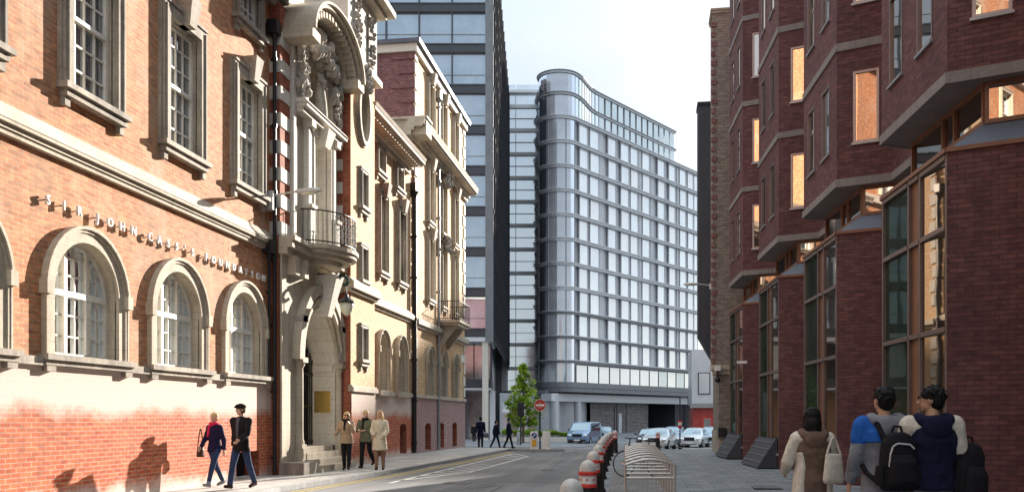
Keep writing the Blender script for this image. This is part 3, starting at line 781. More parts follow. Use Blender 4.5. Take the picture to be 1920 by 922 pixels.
# ---- tower strip with oval window
T0, T1, TW = E1, 29.65, .76
fT = Fr((LX+TW, 0), (0, 1), -1)
oval = [(28.35+.52*math.cos(q), 11.5+.95*math.sin(q)) for q in [2*math.pi*i/28 for i in range(28)]]
tw = [(28.36, 8.46, 9.55, .62), (28.36, 6.08, 7.1, .62), (28.36, 3.5, 4.5, .62)]
b = MB(); b.panel(fT, [(T0,2.45),(T1,2.45),(T1,13),(T0,13)], [oval] + [rect_hole(u,a,c_,w_) for u,a,c_,w_ in tw]); b.build('tower_wall', 'brick_cream', sch)
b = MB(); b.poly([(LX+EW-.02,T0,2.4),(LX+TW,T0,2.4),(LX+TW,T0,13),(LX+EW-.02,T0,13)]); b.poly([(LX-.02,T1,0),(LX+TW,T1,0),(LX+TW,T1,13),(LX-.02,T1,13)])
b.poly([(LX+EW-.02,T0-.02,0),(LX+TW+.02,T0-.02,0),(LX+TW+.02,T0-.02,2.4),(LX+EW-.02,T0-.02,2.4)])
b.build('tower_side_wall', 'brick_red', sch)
b = MB(); z = 6.45
while z < 12: b.box(LX+EW,LX+EW+.20,T0-.025,T0+.05,z,z+.36); z += .72
split_build(b, 'quoin', 'stone_pale', sch)
b = MB(); b.panel(fT, [(T0,0),(T1,0),(T1,2.46),(T0,2.46)], w=.03); b.build('plinth_wall', 'brick_plinth', sch)
b = MB(); b.fbox(fT,T0-.06,T1+.06,2.42,2.56,-.06,.12); b.fbox(fT,T0-.05,T1+.05,2.56,2.62,-.06,.07); b.build('sill_course', 'stone', sch)
b = MB(); b.fbox(fT,T0-.30,T1+.1,5.52,5.62,-.3,.12); b.fbox(fT,T0-.34,T1+.14,5.62,5.82,-.3,.22); b.wedge(fT,T0-.3,T1+.12,5.82,5.98,-.3,.22,.05); b.build('string_course', 'stone', sch)
for u, a, c_, w_ in tw: sash(sch, fT, u, a, c_, w_, 2, 1, sur=.09, pr=.08, depth=.16, key=False, smat='stone_sooty')
ov = lambda f_, g_: [(28.35+(.52+f_)*math.cos(q), 11.5+(.95+g_)*math.sin(q)) for q in [2*math.pi*i/28 for i in range(29)]]
b = MB(); b.ring(fT, ov(-.1,-.1), ov(-.02,-.02), -.3, -.22); b.fbox(fT,28.33,28.37,10.6,12.4,-.3,-.24); b.fbox(fT,27.9,28.8,11.48,11.52,-.3,-.24)
o = b.build('oval_window', 'grey_timber', sch)
b = MB(); b.panel(fT, ov(0,0)[:-1], w=-.28); b.build('pane', 'glass_old', o)
b = MB(); b.strip(fT, ov(0,0), -.3, .02); b.ring(fT, ov(-.04,-.04), ov(.10,.10), -.02, .12); b.ring(fT, ov(.10,.10), ov(.16,.16), -.02, .07); b.build('surround', 'stone_sooty', o)
b = MB(); random.seed(9)
for k in range(26): b.ball(fT.p(28.35+random.uniform(-.4,.4), 12.65+random.uniform(-.35,.3), .12+random.uniform(0,.12)), (random.uniform(.07,.16),)*3, 7, 5)
b.build('cartouche', 'stone_carved', sch, smooth='auto')
# stone storey over the tower
b = MB(); b.box(LX-2.4, LX+TW+.05, T0-.4, T1+.1, 12.95, 15.2); b.box(LX-2.4, LX+TW+.22, T0-.5, T1+.2, 12.85, 13.05); b.build('tower_top', 'stone_pale', sch)
b = MB(); b.box(LX-2.5, LX+TW+.35, T0-.55, T1+.3, 15.2, 15.35); b.box(LX-2.5, LX+TW+.6, T0-.8, T1+.55, 15.35, 15.55); b.build('cornice', 'stone', sch)
for (u, v0, v1) in ((27.6, 13.3, 14.9), (29.0, 13.3, 14.9)):
    b = MB(); random.seed(int(u*7)); fT2 = Fr((LX+TW+.05,0),(0,1),-1); b.fbox(fT2,u-.32,u+.32,v0,v1,-.02,.06)
    for k in range(40): b.ball(fT2.p(u+random.uniform(-.28,.28), random.uniform(v0,v1), .07), (random.uniform(.04,.09),)*3, 6, 5)
    b.build('carved_panel', 'stone_carved', sch, smooth='auto')

# ---- lower range beyond the tower
B0, B1 = 29.65, 37.55
bu = [33.0, 35.55]
hol = [arch_line(u, 2.62, 4.15, .62) for u in bu] + [rect_hole(u, 7.1, 9.9, .85) for u in bu] + [rect_hole(u-.35, 10.8, 11.6, .8) for u in bu]
b = MB(); b.panel(fA, [(B0,2.45),(B1,2.45),(B1,12.2),(B0,12.2)], hol); b.build('wall', 'brick_cream', sch)
bas = [30.9, 32.9, 35.9]
def seg_arch(u, v0, v1, w_, n=8): return [(u-w_/2,v0)] + [(u-w_/2*math.cos(math.pi*i/n), v1-.16+.16*math.sin(math.pi*i/n)) for i in range(n+1)] + [(u+w_/2,v0)]
b = MB(); b.panel(fA, [(B0,0),(B1,0),(B1,2.46),(B0,2.46)], [seg_arch(u,.12,1.35,1.0) for u in bas], w=.04); b.build('plinth_wall', 'brick_plinth', sch)
def basement(bld, fr, u, w_=1.0, wb=.04):
    b = MB(); a = seg_arch(u,.12,1.35,w_); b.strip(fr, a, -.35, wb); b.panel(fr, a, w=-.35, m=1); b.build('basement_opening', ['brick_red','void_dark'], bld)
for u in bas: basement(sch, fA, u)
for u in bu: archwin(sch, fA, u, 2.62, 4.15, .62, cols=4, ring=.17, pr=.14, depth=.4, smat='stone')
for u in bu: sash(sch, fA, u, 7.1, 9.9, .85, 3, 3, sur=.17, pr=.12, depth=.2, smat='stone_sooty'); sash(sch, fA, u-.35, 10.8, 11.6, .8, 3, 1, sur=.15, pr=.12, depth=.16, key=False, smat='stone_sooty')
b = MB(); b.fbox(fA,B0,B1,2.46,2.58,-.02,.12)
for u in bu: b.fbox(fA,u-.85,u+.85,2.42,2.62,0,.22)
b.build('sill_course', 'stone', sch)
b = MB(); b.fbox(fA,B0,B1,5.6,5.72,-.02,.08); b.fbox(fA,B0,B1,5.72,5.9,-.02,.2); b.wedge(fA,B0,B1,5.9,6.06,-.02,.2,.05); b.build('string_course', 'stone', sch)
cornice(sch, fA, B0, B1-.9, 11.75, 12.35, .85, .32, m='stone')
pipe(sch, LX+.14, 37.3, .1, 11.3, .1)
b = MB(); b.box(LX-9, LX-.2, A0, E0, 13.2, 13.3); b.box(LX-9,LX-.1,B0,B1,12.1,12.3); b.box(LX-9,LX-2.4,E0,T1,12.3,12.6); b.build('roof', 'roof_slate', sch)

# ================================================================= CORNER BUILDING (beyond the school)
C0, C1 = 37.55, 48.3
cb = thing('corner_building', 'tall cream brick building with quoins and stone cornice at the school far end', 'building', (LX, 43, .1))
cu_ = [40.3, 43.0, 45.75]
hol = [arch_line(u, 2.62, 4.15, .58) for u in cu_] + [rect_hole(u, 7.0, 9.7, .8) for u in cu_] + [rect_hole(u, 10.55, 12.9, .8) for u in cu_] + [rect_hole(u, 14.8, 16.8, .85) for u in cu_]
fC = Fr((LX+.06,0),(0,1),-1)
b = MB(); b.panel(fC, [(C0,2.45),(C1,2.45),(C1,17.6),(C0,17.6)], hol); b.build('wall', 'brick_cream', cb)
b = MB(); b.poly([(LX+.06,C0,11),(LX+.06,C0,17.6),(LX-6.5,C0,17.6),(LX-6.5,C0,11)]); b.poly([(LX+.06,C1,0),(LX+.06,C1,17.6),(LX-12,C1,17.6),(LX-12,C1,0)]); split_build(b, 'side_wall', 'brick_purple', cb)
b = MB(); b.panel(fC, [(C0,0),(C1,0),(C1,2.46),(C0,2.46)], [seg_arch(u,.12,1.35,1.1) for u in (39.9,42.6,45.6)], w=.04); b.build('plinth_wall', 'brick_plinth_shade', cb)
for u in (39.9,42.6,45.6): basement(cb, fC, u, 1.1)
for u in cu_:
    archwin(cb, fC, u, 2.62, 4.15, .58, cols=4, ring=.17, pr=.12, depth=.35)
    sash(cb, fC, u, 7.0, 9.7, .8, 3, 3, sur=.17, pr=.12, depth=.2); sash(cb, fC, u, 10.55, 12.9, .8, 3, 3, sur=.15, pr=.12, depth=.2); sash(cb, fC, u, 14.8, 16.8, .85, 3, 2, sur=.15, pr=.12, depth=.3, sill=False)
for k in range(24):
    z = 2.7+k*.62
    if 13.2 < z < 14.2 or 5.4 < z < 6.1: continue
    b = MB(); lw = .5 if k % 2 else .36
    b.fbox(fC, C0+.02, C0+lw, z, z+.5, -.1, .05); b.fbox(fC, C1-lw, C1+.03, z, z+.5, -.1, .05)
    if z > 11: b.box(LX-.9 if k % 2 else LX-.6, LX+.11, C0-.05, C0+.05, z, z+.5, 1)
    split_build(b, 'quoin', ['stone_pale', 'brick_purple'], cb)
cornice(cb, fC, C0-1.0, C1+.3, 13.4, 14.1, .75, .0, m='stone')
b = MB(); b.box(LX-2.2, LX+.8, C0-.8, C0+.1, 13.45, 14.1); b.box(LX-2.2, LX+.86, C0-.9, C0+.1, 14.1, 14.2); b.build('cornice_return', 'stone', cb)
b = MB(); b.box(LX-6.6, LX+.22, C0-.12, C1+.12, 17.25, 17.6); b.build('top_band', 'stone_pale', cb)
b = MB(); b.box(LX-6.8, LX+.36, C0-.22, C1+.22, 17.6, 17.78); b.build('coping', 'lead_sheet', cb)
b = MB(); b.fbox(fC,C0,C1,5.5,5.62,-.02,.10); b.fbox(fC,C0,C1+.1,5.62,5.85,-.02,.22); b.build('string_course', 'stone', cb)
b = MB(); b.fbox(fC,C0,C1,2.46,2.6,-.02,.12)
b.build('sill_course', 'stone', cb)
pipe(cb, LX+.16, 41.75, .1, 16.8, .07, 'steel_grey')
# carved keystones/cartouches
for (u, v) in ((43.0,10.1),(43.0,13.2)):
    b = MB(); random.seed(int(v))
    for k in range(22): b.ball(fC.p(u+random.uniform(-.5,.5), v+random.uniform(-.4,.3), .2+random.uniform(0,.15)), (random.uniform(.08,.17),)*3, 7, 5)
    b.build('cartouche', 'stone_carved', cb, smooth='auto')
b = MB(); b.fbox(fC,42.0,44.4,6.0,6.12,0,1.0); b.fbox(fC,41.9,44.5,6.12,6.24,0,1.1)
for u in (42.25, 43.95): b.wedge(fC,u,u+.22,5.0,6.0,0,.1,.85)
o = b.build('balcony', 'stone', cb)
b = MB(); pts = [fC.p(41.95,0,.05),fC.p(41.95,0,1.05),fC.p(44.45,0,1.05),fC.p(44.45,0,.05)]
for z in (6.32, 7.15): b.path([p+Vector((0,0,z)) for p in pts], .02)
for p, q in zip(pts, pts[1:]):
    for k in range(9): r_ = p.lerp(q, k/9); b.tube(r_+Vector((0,0,6.24)), r_+Vector((0,0,7.15)), .012, .012, 4)
b.build('railing', 'iron_black', o)
b = MB(); b.fbox(fC, 47.3, 48.0, 4.55, 4.95, .01, .04); b.build('street_nameplate', 'white_paint', cb)
b = MB(); b.box(LX-7, LX, C0, C1, 17.3, 17.5); b.build('roof', 'roof_slate', cb)
# brick building on the near side, behind the camera, mirrored in the office windows
nb = thing('brick_building', 'tall orange brick block with stone bands next to the near end of the school', 'building', (LX, -14, .1))
fN = Fr((LX,0),(0,1),-1)
hn = [rect_hole(-7-4*i, 3.2+3.6*j, 5.4+3.6*j, 1.3) for i in range(6) for j in range(7)]
b = MB(); b.panel(fN, [(-30,0),(-4.05,0),(-4.05,30),(-30,30)], hn); b.poly([(LX,-4.05,0),(LX,-4.05,30),(LX-14,-4.05,30),(LX-14,-4.05,0)]); b.build('wall', 'brick_orange', nb)
for i in range(6):
    for j in range(7):
        sash(nb, fN, -7-4*i, 3.2+3.6*j, 5.4+3.6*j, 1.3, 3, 2, sur=.16, pr=.1, depth=.25, key=False, sill=False, smat='stone')
b = MB()
for z in (6.2, 13.4, 20.6, 29.5): b.fbox(fN,-30,-4.0,z,z+.4,-.02,.25)
b.build('string_course', 'stone_pale', nb)

# ================================================================= DARK BRICK OFFICES (right)
al_ = R(3.51); et = Vector((-math.sin(al_), math.cos(al_))); en = Vector((math.cos(al_), math.sin(al_)))
def rp(D, t): return en*D + et*t
D1, D2 = 5.66, 6.75
off = thing('office_building', 'dark purple-brown brick office block with angled projecting bays above a glazed ground floor', 'office building', (*rp(5.66, 18), .06))
SO = 6.94; ST = 3.2; NF = 5; TOP = SO+ST*NF
segs = []
for k in range(-4, 4):
    n1, n2, n3, n4 = (D2,14.45+6.5*k),(D1,14.95+6.5*k),(D1,18.2+6.5*k),(D2,18.7+6.5*k)
    segs += [('B',k,n1,n2),('A',k,n2,n3),('R',k,n3,n4)]
    if k < 3: segs.append(('C',k,n4,(D2,20.95+6.5*k)))
def seg_frame(a, c):
    p, q = rp(*a), rp(*c); return Fr(p, q-p, 1), (q-p).length
wall = MB(); band = MB(); soff = MB(); clr = []; pier = MB()
wins = []
for kind, k, a, c in segs:
    fr, Ls = seg_frame(a, c)
    rects = []
    if k >= -1:
        for f in range(NF):
            v0, v1 = SO+.95+f*ST, SO+2.60+f*ST
            if kind == 'A': rects += [(.97, v0, v1, .72), (2.42, v0, v1, .72)]
            elif kind == 'B': rects += [(Ls*.47, v0, v1, .56)]
    wall.panel(fr, [(0,SO),(Ls,SO),(Ls,TOP),(0,TOP)], [rect_hole(u,v0,v1,w_) for u,v0,v1,w_ in rects])
    for r in rects: wins.append((kind, k, fr, r))
    for f in range(NF+1):
        z = SO+f*ST; wall_z = z
        band.fbox(fr, -.02, Ls+.02, z-.02 if f == 0 else z-.09, z+.16 if f == 0 else z+.09, -.03, .035)
    # soffit piece to inset line
    ai, ci = rp(a[0]+.62, a[1]), rp(c[0]+.62, c[1]); p, q = rp(*a), rp(*c)
    soff.poly([(p.x,p.y,SO-.01),(q.x,q.y,SO-.01),(ci.x,ci.y,SO-.01),(ai.x,ai.y,SO-.01)])
    # ground floor
    if kind != 'A': pier.panel(fr, [(0,0),(Ls,0),(Ls,5.86),(0,5.86)])
    else: pier.panel(fr, [(0,0),(Ls,0),(Ls,.48),(0,.48)]); 
wall.build('wall', 'brick_brown', off); pier.build('pier_wall', 'brick_brown', off)
split_build(band, 'concrete_band', 'concrete_band', off); soff.build('soffit', 'concrete_band', off)
for kind, k, fr, (u,v0,v1,w_) in wins:
    f = MB(); d = -.05 if kind == 'A' else -.07; t_ = .05 if kind == 'A' else .055
    u0, u1 = u-w_/2, u+w_/2
    f.fbox(fr,u0,u0+t_,v0,v1,d,d+.06); f.fbox(fr,u1-t_,u1,v0,v1,d,d+.06); f.fbox(fr,u0+t_,u1-t_,v0,v0+t_,d,d+.06); f.fbox(fr,u0+t_,u1-t_,v1-t_,v1,d,d+.06)
    o = f.build('window', 'bronze_frame' if kind == 'A' else 'pink_frame', off)
    p = MB(); p.panel(fr, rect_hole(u,v0,v1,w_), w=d+.02); p.build('pane', 'glass_mirror', o)
    s = MB(); s.strip(fr, [(u0,v0),(u0,v1),(u1,v1),(u1,v0),(u0,v0)], d, 0); s.build('reveal', 'brick_brown', o)
    s = MB(); s.fbox(fr,u0-.03,u1+.03,v0-.05,v0-.003,-.1,.05); s.build('sill', 'steel_grey', o)
# clerestory, sloping lead skirt and ground-floor glazing
sk = MB()
for kind, k, a, c in segs:
    fr, Ls = seg_frame(a, c)
    i0, i1 = (a[0]+.58, a[1]), (c[0]+.58, c[1])
    p, q, pi_, qi = rp(*a), rp(*c), rp(*i0), rp(*i1)
    sk.poly([(p.x,p.y,5.86),(q.x,q.y,5.86),(qi.x,qi.y,6.28),(pi_.x,pi_.y,6.28)], 0)
    sk.fbox(fr, -.01, Ls+.01, 5.83, 5.90, -.04, .04, 1)
    fi, Li = seg_frame(i0, i1)
    cm = MB(); cm.fbox(fi,0,Li,6.26,6.33,-.05,.03); cm.fbox(fi,0,Li,6.86,6.93,-.05,.03)
    for u in ([0.03, Li-.03] if kind != 'A' else [.03, Li*.36, Li*.52, Li-.03]): cm.fbox(fi,u-.03,u+.03,6.33,6.86,-.05,.03)
    o = cm.build('clerestory_window', 'wood_frame', off)
    pn = MB(); pn.panel(fi, [(0,6.28),(Li,6.28),(Li,6.93),(0,6.93)], w=-.02); pn.build('pane', 'glass_mirror' if kind == 'B' else 'glass_brown', o)
    if kind == 'A':
        f = MB(); us = [.0, 1.22, 1.78, Ls]
        for i, u in enumerate(us):
            uu = min(max(u, .05), Ls-.05); f.fbox(fr, uu-.035, uu+.035, .5, 5.83, -.10, .0)
        for v in (.52, 3.02, 4.65, 5.78):
            for (x0, x1) in ((us[0]+.085, us[1]-.035), (us[1]+.035, us[2]-.035), (us[2]+.035, us[3]-.085)): f.fbox(fr, x0, x1, v-.04, v+.04, -.10, .01)
        o = f.build('shopfront_glazing', 'bronze_frame', off)
        for (x0, x1, mm) in ((.085,1.185,'glass_brown'),(1.255,1.745,None),(1.815,Ls-.085,'glass_green')):
            for (v0, v1) in ((.56,2.98),(3.06,4.61),(4.69,5.74)):
                m_ = mm or 'wood_frame'
                wn_, wf_ = (-.14, -.04) if mm == 'glass_brown' else (-.06, -.06)
                pn = MB(); pn.poly([fr.p(x0,v0,wn_), fr.p(x1,v0,wf_), fr.p(x1,v1,wf_), fr.p(x0,v1,wn_)]); pn.build('pane', m_, o)
        s = MB(); s.fbox(fr, .0, Ls, .44, .50, -.1, .06); s.build('sill', 'steel_tube', off)
        if k >= 2:
            s = MB(); P = fr.p
            s.wedge(fr, .1, Ls-.1, .06, .95, .02, .62, .06)
            for j in range(4): 
                v = .22+.2*j; wv = .62-(.56)*(v-.06)/.89; s.fbox(fr, .14, Ls-.14, v, v+.025, wv-.02, wv+.02, 1)
            o2 = s.build('sloping_panel', ['clad_black','steel_grey'], off)
sk.build('lead_skirt', ['lead_sheet', 'wood_frame'], off)
b = MB(); p, q = rp(D2, 38.2), rp(22, 38.2); b.poly([(p.x,p.y,0),(q.x,q.y,0),(q.x,q.y,TOP),(p.x,p.y,TOP)])
p, q = rp(D2, -12.05), rp(22, -12.05); b.poly([(p.x,p.y,0),(q.x,q.y,0),(q.x,q.y,TOP),(p.x,p.y,TOP)]); split_build(b, 'end_wall', 'brick_brown', off)
b = MB(); c_ = [rp(D1,-12), rp(22,-12), rp(22,38.2), rp(D1,38.2)]; b.poly([(p.x,p.y,TOP-.1) for p in c_]); b.build('roof', 'roof_slate', off)

# ================================================================= STONE-BRICK BUILDING BEYOND
be = thing('building', 'tall buff brick building with notched corner quoins beyond the dark brick offices', 'building', (2.83, 40.4, 0))
fB = Fr((2.83, 40.4), (1, 0), -1)
fB2 = Fr((2.83, 40.4), (0, 1), 1)
b = MB(); b.box(2.83,16,40.4,41.8,3.9,19.3); b.box(5,16,41.8,50,3.9,19.3); b.box(3.1,16,40.55,44,0,3.9); b.build('wall', 'brick_beige', be)
b = MB(); 
for k in range(36):
    z = 4.0+k*.42; b.box(2.77,2.83+(.16 if k % 2 else .10),40.34,40.5,z,z+.21)
split_build(b, 'quoin', 'brick_purple', be)
b = MB(); b.box(2.77,16.1,40.34,41.83,19.3,19.42); b.box(2.74,16.2,40.3,41.84,19.42,19.5); b.build('coping', 'stone_sooty', be)
b = MB(); b.box(2.80,16,40.36,41.7,3.7,3.897); b.box(2.9,16,40.44,41.7,3.5,3.7); b.build('string_course', 'stone', be)
b = MB(); b.box(3.05,16,40.5,44.1,0,1.0); b.build('plinth', 'stone_sooty', be)
b = MB(); b.box(3.05,3.4,40.1,40.5,.75,1.15); b.build('service_box', 'iron_black', be)
bd = thing('building', 'narrow black clad building between the buff brick building and the hotel', 'building', (2.3, 41.85, 0))
b = MB(); b.box(2.29,4.9,41.85,42.9,5.3,15.8); b.hexa([(3.2,41.85,3.7),(4.9,41.85,3.7),(4.9,42.9,3.7),(3.2,42.9,3.7),(2.29,41.85,5.3),(4.9,41.85,5.3),(4.9,42.9,5.3),(2.29,42.9,5.3)]); b.build('upper_wall', 'clad_black', bd)
b = MB(); b.box(2.25,4.9,41.8,42.95,15.8,15.95); b.build('coping', 'iron_black', bd)
ws = thing('shop', 'small white building over a bright red shopfront beyond the parked cars', 'shop', (4.5, 92, -.75))
b = MB(); b.box(4.4,14,92,100,2.9,8.4); b.build('wall', 'panel_light', ws)
b = MB(); b.box(4.2,14,91.4,91.98,2.55,3.0); b.build('awning', 'steel_grey', ws)
b = MB(); b.box(4.5,14,91.8,100,-.8,2.55); b.build('shopfront', 'shop_red', ws)
for x in (5.0, 6.9, 8.8):
    f = MB(); f.box(x,x+1.2,91.93,91.99,3.9,6.1); o = f.build('window', 'frame_dark', ws); p = MB(); p.box(x+.1,x+1.1,91.9,91.93,4.0,6.0); p.build('pane', 'glass_light', o)
for x in (5.4, 7.4):
    f = MB(); f.box(x,x+1.0,91.75,91.8,-.7,1.6); o = f.build('door', 'red_paint', ws); p = MB(); p.box(x+.15,x+.85,91.72,91.75,-.2,1.5); p.build('pane', 'glass_shop', o)
# added block, out of view, sized so its roof line shades the far street
shade_block = thing('building', 'broad grey block added out of view beyond the offices to shade the street', 'building', (80, 255, -.75))
b = MB(); b.box(38,130,255,275,-1,69.3); b.build('wall', 'panel_grey', shade_block)
for k in range(9):
    f = MB(); f.box(39,129,254.9,254.99,2.0+k*8.2,7.2+k*8.2); f.build('window_band', 'glass_tower', shade_block)

# ================================================================= GLASS TOWER (behind the school)
def camthing(name, label, cat, xc, zc, z=0): 
    p = camw(xc, zc); return thing(name, label, cat, (p.x, p.y, z), TH)
tw_ = camthing('glass_tower', 'dark framed glass office tower rising behind the corner building', 'office tower', -1.74, 84, -.75)
ox, oy = math.cos(TH), math.sin(TH)
o2 = camw(0, 84); fF = Fr((o2.x, o2.y), (ox, oy), -1)              # u = camera x, faces camera
def lvl(k): return 9.3+3.79*k
TX = -1.74
tops = lvl(10)+.7
b = MB()
for k in range(0, 11): b.fbox(fF, -34, TX-.75, lvl(k)-.2, lvl(k)+.5, -.5, .0); b.fbox(fF, -34, TX-.75, lvl(k)+.5, lvl(k)+.62, -.5, .06)
b.build('floor_band', 'frame_dark', tw_)
b = MB()
cols = [TX-.78-3.08*k for k in range(1, 10)]
for u in cols: b.fbox(fF, u-.06, u+.06, lvl(0)+.62, tops, -.4, .03)
b.build('mullions', 'frame_dark', tw_)
b = MB(); b.fbox(fF, TX-.75, TX, lvl(0)-.6, tops+.6, -1.2, .06); b.build('corner_column', 'panel_dark', tw_)
us = [TX-.75] + cols
for k in range(0, 10):
    for a, c_ in zip(us[:6], us[1:7]):
        p = MB(); p.panel(fF, [(c_+.06,lvl(k)+.62),(a-.06 if a < TX-1 else a,lvl(k)+.62),(a-.06 if a < TX-1 else a,lvl(k+1)-.2),(c_+.06,lvl(k+1)-.2)], w=-.35)
        o = p.build('window', 'glass_tower', tw_)
        q = MB(); q.fbox(fF, c_+.06, a-.06, lvl(k)+1.55, lvl(k)+1.6, -.34, -.28); q.build('rail', 'steel_grey', o)
# side face going back
ps, pe = camw(TX, 84), camw(-.39, 132); fSd = Fr(ps, pe-ps, -1); Lsd = (pe-ps).length
b = MB(); b.panel(fSd, [(0,lvl(0)-.6),(Lsd,lvl(0)-.6),(Lsd,tops+.6),(0,tops+.6)], w=0); b.build('side_wall', 'fin_dark', tw_)  # side face given a near-black colour that stands in for shade
b = MB()
for k in range(0, 11): b.fbox(fSd, 0, Lsd, lvl(k)-.1, lvl(k)+.4, 0, .07)
for k in range(17): b.fbox(fSd, 1+k*2.9, 1.16+k*2.9, lvl(0), tops, 0, .16)
b.build('side_fins', 'fin_dark', tw_)
for k in range(10):
    p = MB()
    for j in range(16): p.panel(fSd, [(1.4+j*2.9,lvl(k)+.6),(3.5+j*2.9,lvl(k)+.6),(3.5+j*2.9,lvl(k+1)-.3),(1.4+j*2.9,lvl(k+1)-.3)], w=.02)
    p.build('side_glazing', 'fin_dark', tw_)
b = MB(); b.fbox(fF,-34,TX-.01,tops+.0,tops+.6,-48,-.6); b.build('roof', 'panel_dark', tw_)
b = MB(); b.fbox(fF,-34,TX-.6,-.9,tops-.2,-47,-10); b.build('sun_block_mass', 'panel_grey', tw_)  # unseen mass added to stop sun leaking through from behind
# recessed lower storeys
b = MB(); b.fbox(fF,-34,TX,lvl(0)-.62,lvl(0)-.22,-9,-.01); b.build('soffit', 'panel_white', tw_)
b = MB(); b.fbox(fF,-34,TX-.2,4.4,5.25,-9,-1.6); b.build('floor_slab', 'frame_dark', tw_)
b = MB(); b.fbox(fF,-34,TX-.25,4.2,4.39,-9,-1.5); b.build('slab_soffit', 'panel_light', tw_)
for (u0, u1) in ((-9.5,-6.6),(-6.5,-3.7),(-3.6,-2.1)):
    p = MB(); p.panel(fF,[(u0,5.25),(u1,5.25),(u1,8.68),(u0,8.68)],w=-2.4); p.build('lower_window','glass_shop',tw_)
b = MB(); b.fbox(fF,-34,-9.5,5.25,8.68,-2.6,-2.4); b.fbox(fF,-2.1,TX-.3,5.25,8.68,-9,-2.4); b.build('lower_wall', 'fin_dark', tw_)
b = MB(); b.fbox(fF,-34,-5.2,-.8,4.2,-6.2,-6.0); b.build('lobby_wall', 'warm_wood', tw_)
for u in (-7.2,-6.4,-5.9,-5.3): 
    b = MB(); b.fbox(fF,u,u+.18,-.75,4.2,-4.2,-3.6); b.build('lobby_fin', 'iron_black', tw_)
for u in (-2.6,-1.9): 
    b = MB(); b.fbox(fF,u-.26,u+.26,-.75,4.2,-4.5,-3.9); b.build('lobby_column', 'panel_white', tw_)
b = MB(); b.fbox(fF,-5.1,-2.2,-.75,4.2,-6.1,-5.9); b.build('lobby_glazing', 'glass_shop', tw_)
for u in (-2.5,):
    b = MB(); b.fbox(fF,u-.28,u+.28,-.75,lvl(0)-.6,-.7,-.15); b.build('column', 'stone_pale', tw_)
b = MB(); b.fbox(fSd,5,62,-.9,8.75,-3.0,-2.8); b.build('side_base_wall', 'panel_dark', tw_)
for k in range(6): 
    b = MB(); b.fbox(fSd,6+k*7,6.7+k*7,-.75,8.7,-2.8,-2.2); b.build('column', 'panel_dark', tw_)

# link block between tower and hotel
lk = camthing('glass_link', 'pale glass block with white floor bands between the tower and the rounded hotel', 'office block', 2, 131, -.75)
o3 = camw(0, 130.5); fL = Fr((o3.x,o3.y),(ox,oy),-1)
b = MB(); b.fbox(fL,-1.5,7,-1,48.6,-8,-.4); b.build('wall', 'panel_light', lk)
b = MB(); b.fbox(fL,-9,-1.52,-1,12,-8,-.3); b.build('rear_wall', 'panel_dark', lk)
b = MB()
for k in range(13): b.fbox(fL,-.6,7,5.0+3.45*k,5.5+3.45*k,-.38,.0)
b.fbox(fL,-.6,7,48.6,49.0,-8.1,.1)
b.build('floor_band', 'panel_white', lk)
b = MB()
for k in range(13): b.fbox(fL,-.6,7,6.95+3.45*k,7.0+3.45*k,-.36,-.1)
for u in (.55,): b.fbox(fL,u-.03,u+.03,1,48.6,-.3,-.12)
b.build('mullions', 'panel_grey', lk)
for k in range(13):
    for (u0, u1) in ((-.6,.5),(.6,3.9)):
        p = MB(); p.panel(fL,[(u0,5.5+3.45*k),(u1,5.5+3.45*k),(u1,8.45+3.45*k),(u0,8.45+3.45*k)],w=-.3); p.build('window','glass_link',lk)

# ================================================================= ROUNDED HOTEL
ht = camthing('hotel_building', 'curved pale glass hotel with a rounded corner and stacked dark floor bands', 'hotel', 8.39, 120, -.75)
fd = Vector((.628,.778)); fn = Vector((.778,-.628)); HR = 2.7
P0 = Vector((8.39,120)); HC = P0 - fn*HR; HL = 36.0
def hw_(p): return camw(p.x, p.y)
def nose(extra=0, n=18, a0=0, a1=math.pi):     # from facade normal round to the back
    base_a = math.atan2(fn.y, fn.x)
    return [HC + Vector((math.cos(base_a - (a0+(a1-a0)*i/n)), math.sin(base_a - (a0+(a1-a0)*i/n))))*(HR+extra) for i in range(n+1)]
def outline(extra=0): return [P0+fd*HL+fn*extra] + nose(extra) + [HC - fn*(HR+extra) + Vector((-.1,.995))*26]
LV = [9.1+3.23*k for k in range(11)]            # band levels, last = 41.4
def band_ring(b, out_e, in_e, z0, z1, m=0, outf=outline):
    o_, i_ = outf(out_e), outf(in_e)
    for k in range(len(o_)-1):
        a, c_, d, e = hw_(o_[k]), hw_(o_[k+1]), hw_(i_[k+1]), hw_(i_[k])
        b.poly([(a.x,a.y,z0),(c_.x,c_.y,z0),(c_.x,c_.y,z1),(a.x,a.y,z1)], m)
        b.poly([(a.x,a.y,z1),(c_.x,c_.y,z1),(d.x,d.y,z1),(e.x,e.y,z1)], m)
        b.poly([(a.x,a.y,z0),(c_.x,c_.y,z0),(d.x,d.y,z0),(e.x,e.y,z0)], m)
for k, z in enumerate(LV):
    b = MB(); band_ring(b, .22, -.5, z-.30, z+.02, 0); band_ring(b, .32, -.5, z+.02, z+.14, 1)
    b.build('floor_band', ['panel_dark' if k < 3 else 'panel_grey', 'panel_light'], ht, smooth=False)
b = MB(); band_ring(b, .1, -.6, 5.6, 6.3, 0); band_ring(b, .0, -1.2, 5.0, 5.6, 0); b.build('lower_band', 'panel_dark', ht)
b = MB(); oo = [hw_(p) for p in outline(-.35)]; b.poly([(p.x,p.y,5.3) for p in oo]); b.build('soffit', 'panel_grey', ht)
# core wall behind everything
b = MB(); oo = [hw_(p) for p in outline(-.45)]
for a, c_ in zip(oo, oo[1:]): b.poly([(a.x,a.y,5.0),(c_.x,c_.y,5.0),(c_.x,c_.y,41.3),(a.x,a.y,41.3)])
b.poly([(p.x,p.y,41.3) for p in oo]); b.build('wall', 'panel_grey', ht)
